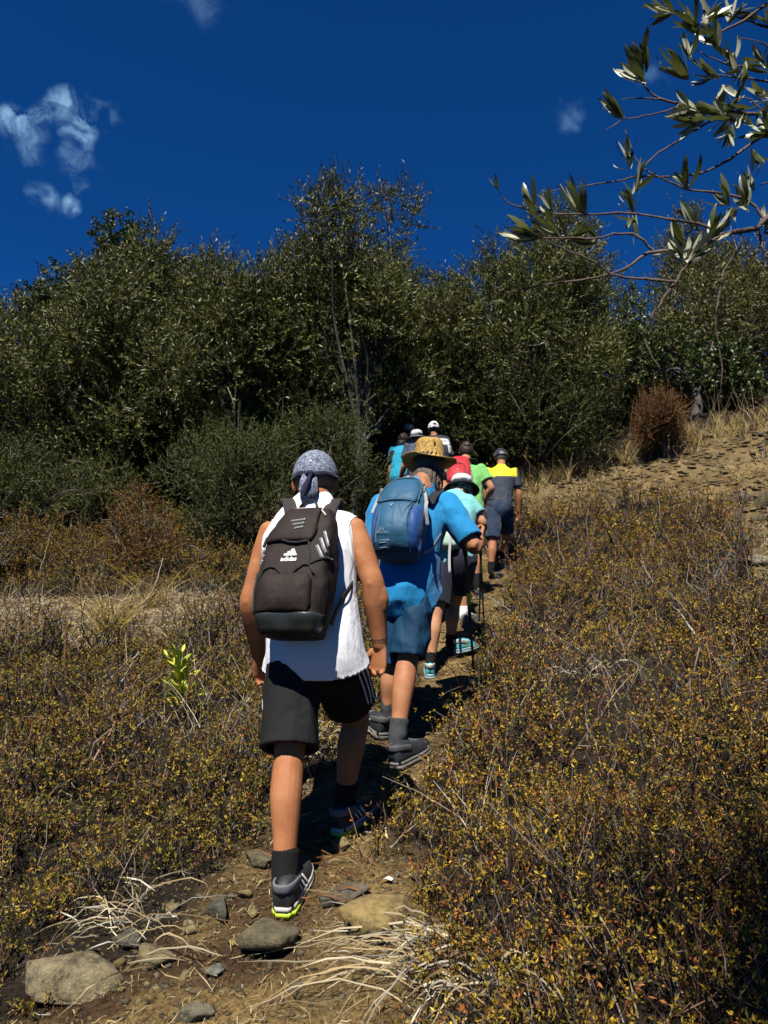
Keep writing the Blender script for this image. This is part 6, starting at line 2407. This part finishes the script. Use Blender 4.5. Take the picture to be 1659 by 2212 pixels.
G_, SG = far_walker('person with a white bucket hat and dark blue patterned top', 900, 931, 11.5, 1.66, R(-20), cloth('blue_black_pattern', (.05, .075, .12), .8, .8, 9), M_CHAR, seed=91)
cap_shell(SG, .082, .102, .1, .018, -.07, hair_mat('black_hair', (.010, .008, .008)), 'hair', G_, back_drop=.14)
brim_hat(G_, SG, cloth('white_hat_cotton', (.66, .66, .66), .25, .85, 14), cloth('grey_hat_brim', (.16, .16, .17), .2, .85), .090, .095, .118, .028, .022)
H_, SH = far_walker('person in a violet top and white cap turning right under the trees', 883, 919, 12.9, 1.62, R(40), cloth('violet_jersey', (.06, .07, .26), .15, .8), M_CHAR, seed=101)
cap_shell(SH, .079, .099, .097, .016, -.04, M_DH, 'hair', H_, back_drop=.08)
cp = cap_shell(SH, .087, .108, .108, .02, .004, cloth('white_cap_cotton', (.66, .66, .64), .1, .85), 'cap', H_)
visor(SH, cp.data.materials[0], 'visor', cp, .012)
L_, SL = far_walker('person in a cyan tee half hidden behind the bucket hat', 872, 938, 12.3, 1.6, R(25), cloth('cyan_jersey', (.01, .36, .55), .1, .8), M_CHAR, seed=111)
cap_shell(SL, .082, .102, .1, .018, -.07, M_DH, 'hair', L_, back_drop=.14)
I_, SI = far_walker('person in black with bare forearms at the left end of the group', 868, 950, 12.3, 1.55, R(-15), cloth('black_jersey', (.010, .010, .012), .2, .85), M_NAVYS, M_SKIN, seed=121)
cap_shell(SI, .082, .102, .1, .018, -.07, hair_mat('jet_hair', (.008, .007, .007)), 'hair', I_, back_drop=.14)
N_, SN = far_walker('person in a red cap just visible among the branches', 826, 906, 13.6, 1.68, R(-10), M_DGREY, M_CHAR, seed=131)
cap_shell(SN, .079, .099, .097, .016, -.04, M_DH, 'hair', N_, back_drop=.08)
cp = cap_shell(SN, .087, .108, .108, .02, .004, cloth('red_cap_cotton', (.42, .01, .015), .1, .85), 'cap', N_)
visor(SN, cp.data.materials[0], 'visor', cp, .012)
# ------------------------------------------------------------------ the near olive tree on the right whose twigs hang into the picture
YN = 1.95
tb = G(2.75, 1.35)
root = tag(empty('olive_tree', tb), 'near olive tree at the right whose blurred twigs hang over the top right corner', 'tree')


def bp(pts, Y0, Y1=None, dz=0):
    Y1 = Y0 if Y1 is None else Y1
    k = len(pts)
    return [at(x, y, Y0 + (Y1 - Y0) * i / (k - 1)) for i, (x, y) in enumerate(pts)]


BR = [  # (points seen, Y from, Y to, r from, r to)
    ([(1720, 440), (1659, 467), (1636, 492), (1567, 503), (1506, 538), (1407, 545), (1358, 576), (1293, 599), (1186, 614), (1095, 632)], 2.0, 1.9, .0085, .0013),
    ([(1411, 540), (1369, 507), (1320, 507), (1289, 515), (1230, 514), (1136, 515), (1095, 500)], 1.93, 1.86, .0035, .0012),
    ([(1560, 503), (1510, 484), (1464, 477), (1350, 460), (1224, 463), (1136, 452), (1100, 440), (1087, 427), (1078, 412)], 1.97, 1.9, .0040, .0012),
    ([(1650, 475), (1636, 450), (1609, 431), (1560, 418), (1495, 410), (1426, 385), (1381, 355), (1360, 310), (1350, 280)], 2.0, 2.0, .0045, .0012),
    ([(1720, 250), (1632, 305), (1579, 343), (1533, 366), (1484, 381), (1384, 381), (1342, 389), (1255, 404), (1178, 414)], 2.1, 2.05, .0050, .0012),
    ([(1579, 244), (1525, 267), (1457, 309), (1407, 343), (1369, 400), (1358, 458), (1362, 505)], 2.02, 1.96, .0042, .0010),
    ([(1740, 252), (1655, 248), (1579, 244), (1484, 225), (1426, 214), (1388, 179), (1381, 150), (1381, 114)], 2.05, 1.95, .0060, .0014),
    ([(1470, 228), (1440, 240), (1400, 248), (1350, 254), (1325, 225)], 1.98, 1.94, .0030, .0010),
    ([(1426, 214), (1385, 212), (1340, 214)], 1.97, 1.95, .0028, .0010),
    ([(1350, 254), (1330, 268), (1308, 281)], 1.94, 1.93, .0022, .0008),
    ([(1740, 80), (1655, 57), (1609, 42), (1552, 30)], 2.1, 2.05, .0050, .0020),
    ([(1655, 10), (1609, 42), (1579, 57), (1533, 76), (1500, 50), (1484, 34), (1440, 15), (1418, -5)], 2.06, 1.98, .0045, .0012),
    ([(1740, 190), (1659, 175), (1590, 168), (1541, 160), (1502, 133), (1488, 120)], 2.1, 2.02, .0036, .0010),
    ([(1740, 150), (1640, 142), (1579, 141), (1522, 118), (1491, 97)], 2.12, 2.06, .0036, .0010),
    ([(1506, 542), (1457, 610), (1426, 656), (1403, 694), (1395, 740), (1425, 795)], 1.95, 1.86, .0038, .0012),
    ([(1600, 500), (1598, 534), (1567, 580), (1552, 648), (1546, 702), (1560, 800), (1545, 890)], 1.98, 1.88, .0032, .0010),
    ([(1457, 608), (1400, 603), (1331, 595), (1274, 561), (1190, 526), (1160, 512)], 1.92, 1.85, .0042, .0012),
    ([(1636, 492), (1659, 560), (1710, 600)], 2.0, 2.0, .0045, .003),
    ([(1740, 330), (1659, 345), (1630, 330)], 2.0, 1.98, .003, .001),
    ([(1740, 380), (1659, 395), (1640, 400)], 2.05, 2.02, .003, .001),
    ([(1690, 120), (1640, 90), (1590, 82)], 2.0, 1.98, .003, .001),
    ([(1690, 300), (1620, 215), (1570, 225)], 2.0, 1.98, .003, .001),
]
g = Geo()
r_ = np.random.default_rng(77)
tips, nodes = [], []
for pts, Y0, Y1, a, b_ in BR:
    P = catmull(bp(pts, Y0, Y1), 24)
    P[1:-1] += r_.normal(size=(22, 3)) * .0012
    V, Q = tubes(P[None], (np.linspace(a, b_, 24) * r_.uniform(.88, 1.12, 24))[None], 6)
    g.add(V, Q)
    tips.append((P[-1], nrm(P[-1] - P[-4])))
    nodes.append(P)
m_tw = bark('twig_bark', (.15, .10, .085))
ob('branch', g.mesh('branch', True, tb), m_tw, root)
# trunk and limbs outside the frame carry the twigs
limbs = [[tb - up * .2, tb + np.array([.05, .05, 1.1]), tb + np.array([-.15, .2, 1.9]), tb + np.array([-.5, .4, 2.5]), tb + np.array([-1.0, .3, 3.0])],
         [tb + np.array([-.1, .15, 1.7]), tb + np.array([-.9, .45, 1.75]), nodes[0][0] + np.array([.25, .02, .0]), nodes[0][0]],
         [tb + np.array([-.15, .2, 1.9]), tb + np.array([-.9, .5, 2.15]), nodes[6][0] + np.array([.3, 0, .05]), nodes[6][0]],
         [tb + np.array([-.3, .3, 2.2]), tb + np.array([-1.0, .55, 2.45]), nodes[10][0]],
         [tb + np.array([-.15, .2, 1.9]), tb + np.array([.5, .6, 2.6]), tb + np.array([.9, 1.0, 3.2])],
         [tb + np.array([-.15, .2, 1.9]), tb + np.array([.2, -.6, 2.7]), tb + np.array([-.1, -1.4, 3.1])]]
g = Geo()
for L_i, (a, b_) in zip(limbs, ((.13, .05), (.06, .012), (.06, .011), (.045, .006), (.06, .02), (.06, .02))):
    P = catmull(L_i, 14)
    V, Q = tubes(P[None], np.linspace(a, b_, 14)[None], 9)
    g.add(V, Q)
ob('trunk', g.mesh('trunk', True, tb), M_BARK, root)
# crown above and beside the photographer: shades the lower right corner
lob = []
for i in range(300):
    q = np.array([r_.uniform(.55, 2.8), r_.uniform(-.4, 1.75), r_.uniform(3.3, 4.0)])
    if q[1] > 1.05 and q[0] < 1.4:
        continue
    px_, py_ = proj(q)
    if (q - CAM) @ CF > .1 and px_ < 2050 and py_ > -400:
        continue
    if vnoise(q[None] * 1.6, 4)[0] < -.15 or (q[0] < 1.2 and r_.random() < .5):
        continue
    lob.append((*q, r_.uniform(.26, .42)))
cr = ob('crown', crown_geo(np.array(lob), 78, 330, OLIVE, .07, .016).mesh('crown', False, tb), M_LEAF, root)
cr['kind'] = 'stuff'
# every leaf of the near twigs is a part
LV = []
for v in range(8):
    t = np.linspace(0, 1, 8)
    bend = (.10, .18, .05, .25, -.06, .14, .3, .0)[v]
    P = np.stack([t, .05 * np.sin(t * 3 + v), bend * np.sin(t * 1.9) * -1], -1)
    wd = .20 * np.array([.12, .62, .9, 1.0, .98, .86, .58, .06])
    V1, Q1 = ribbons(P[None], wd[None], np.array([[0, 1, 0.]]))
    P2 = P.copy()
    c = np.array([(.085, .11, .032), (.07, .095, .03), (.045, .06, .024), (.12, .145, .04), (.09, .115, .035), (.14, .16, .045), (.06, .07, .035), (.10, .12, .04)][v])
    V1 = V1.reshape(8, 2, 3)
    mid = P + np.array([0, 0, -.018])
    W3 = np.stack([V1[:, 0], mid, V1[:, 1]], 1).reshape(-1, 3)
    i = (np.arange(7) * 3)
    Q1 = np.concatenate([np.stack([i, i + 1, i + 4, i + 3], -1), np.stack([i + 1, i + 2, i + 5, i + 4], -1)])
    me = np_mesh('leaf', W3, Q1, None, c * KA, True)
    LV.append(me)
m_nl, n, l, b = new_mat('near_olive_leaf')
a_ = n.new('ShaderNodeAttribute')
a_.attribute_name = 'col'
ge = n.new('ShaderNodeNewGeometry')
mx = n.new('ShaderNodeMix')
mx.data_type = 'RGBA'
l.new(ge.outputs['Backfacing'], mx.inputs[0])
l.new(a_.outputs['Color'], mx.inputs[6])
mx.inputs[7].default_value = (.33, .34, .25, 1)
l.new(mx.outputs[2], b.inputs['Base Color'])
b.inputs['Roughness'].default_value = .38
b.inputs['Specular IOR Level'].default_value = .55
tr = n.new('ShaderNodeBsdfTranslucent')
tr.inputs['Color'].default_value = (.10, .12, .025, 1)
ms = n.new('ShaderNodeMixShader')
ms.inputs[0].default_value = .22
l.new(b.outputs[0], ms.inputs[1])
l.new(tr.outputs[0], ms.inputs[2])
l.new(ms.outputs[0], n['Material Output'].inputs['Surface'])
for me in LV:
    me.materials.append(m_nl)


def leaf(p, d, L):
    d = Vector(d).normalized()
    o = ob('leaf', LV[int(r_.integers(8))], None, root, Vector(p - tb))
    q = d.to_track_quat('X', 'Z')
    from mathutils import Quaternion
    o.rotation_mode = 'QUATERNION'
    o.rotation_quaternion = q @ Quaternion((1, 0, 0), r_.normal() * .8 if r_.random() < .5 else r_.uniform(-3.1, 3.1))
    o.scale = (L, L, L)


def cluster(x, y, Y, ang, n_, L=.062, spread=32, back=.05):
    """leaves crowded on a twig end, pointing along ang (degrees, 0 right, 90 up in the picture)"""
    p = at(x, y, Y)
    for i in range(int(n_ * 1.9 + .5)):
        a = R(ang + r_.uniform(-spread, spread))
        d = np.array([math.cos(a), r_.normal() * .38, math.sin(a)])
        leaf(p - np.array([math.cos(R(ang)), 0, math.sin(R(ang))]) * back * r_.random(), d, L * 1.45 * r_.uniform(.7, 1.15))


for q in ((1078, 412, 1.9, 115, 2, .032, 14, .0), (1150, 452, 1.92, 110, 4, .060, 28, .03), (1190, 455, 1.92, 120, 3, .05, 20, .03), (1255, 460, 1.95, 112, 4, .07, 16, .02),
          (1160, 512, 1.86, 165, 5, .062, 16, .02), (1200, 500, 1.9, 128, 4, .06, 26, .03), (1150, 600, 1.88, 120, 2, .055, 12, .0), (1240, 512, 1.92, 20, 4, .05, 40, .02),
          (1290, 514, 1.93, 128, 2, .05, 14, .0), (1365, 430, 1.97, 100, 6, .052, 30, .06), (1365, 480, 1.96, 250, 4, .042, 40, .04), (1352, 330, 2.0, 100, 5, .050, 30, .05),
          (1375, 400, 1.98, 70, 4, .06, 22, .03), (1345, 254, 1.94, 132, 5, .058, 18, .0), (1385, 170, 1.95, 135, 6, .066, 20, .02), (1388, 130, 1.95, 100, 6, .055, 22, .04),
          (1475, 160, 2.02, 132, 7, .070, 18, .03), (1490, 125, 2.02, 98, 3, .06, 12, .0), (1480, 225, 1.98, 150, 6, .05, 40, .05), (1530, 240, 1.99, 160, 8, .05, 50, .07),
          (1575, 250, 2.0, 200, 8, .05, 55, .06), (1600, 235, 2.0, 20, 7, .05, 60, .06), (1500, 265, 1.99, 190, 5, .05, 30, .04), (1570, 290, 2.0, 240, 6, .045, 40, .05),
          (1484, 395, 2.0, 105, 5, .056, 16, .02), (1495, 480, 1.97, 110, 6, .056, 24, .03), (1470, 540, 1.94, 100, 6, .06, 30, .04), (1500, 545, 1.95, 60, 6, .05, 40, .04), (1445, 545, 1.94, 190, 3, .03, 30, .02),
          (1540, 500, 1.97, 60, 5, .05, 36, .05), (1570, 430, 2.0, 110, 5, .05, 24, .03), (1609, 431, 2.0, 100, 6, .052, 30, .04), (1590, 460, 2.0, 250, 4, .045, 40, .03),
          (1440, 25, 1.98, 160, 5, .05, 24, .03), (1500, 55, 2.02, 130, 7, .056, 34, .05), (1540, 75, 2.02, 110, 6, .055, 30, .04), (1530, 30, 2.04, 70, 6, .05, 50, .05), (1580, 130, 2.06, 100, 7, .055, 36, .06),
          (1600, 160, 2.05, 250, 5, .05, 40, .05), (1640, 130, 2.06, 120, 7, .05, 50, .06), (1590, 20, 2.06, 60, 6, .05, 60, .06), (1640, 30, 2.06, 120, 6, .05, 60, .06), (1645, 205, 2.05, 150, 6, .05, 50, .06),
          (1650, 285, 2.0, 150, 5, .05, 50, .04), (1630, 330, 1.98, 300, 4, .045, 30, .02), (1660, 260, 2.0, 100, 6, .05, 50, .05), (1620, 400, 2.02, 120, 4, .045, 40, .03), (1655, 490, 2.0, 60, 4, .045, 40, .03), (1530, 165, 2.04, 170, 5, .055, 30, .04),
          (1560, 200, 2.03, 260, 4, .05, 30, .03)):
    cluster(*q)
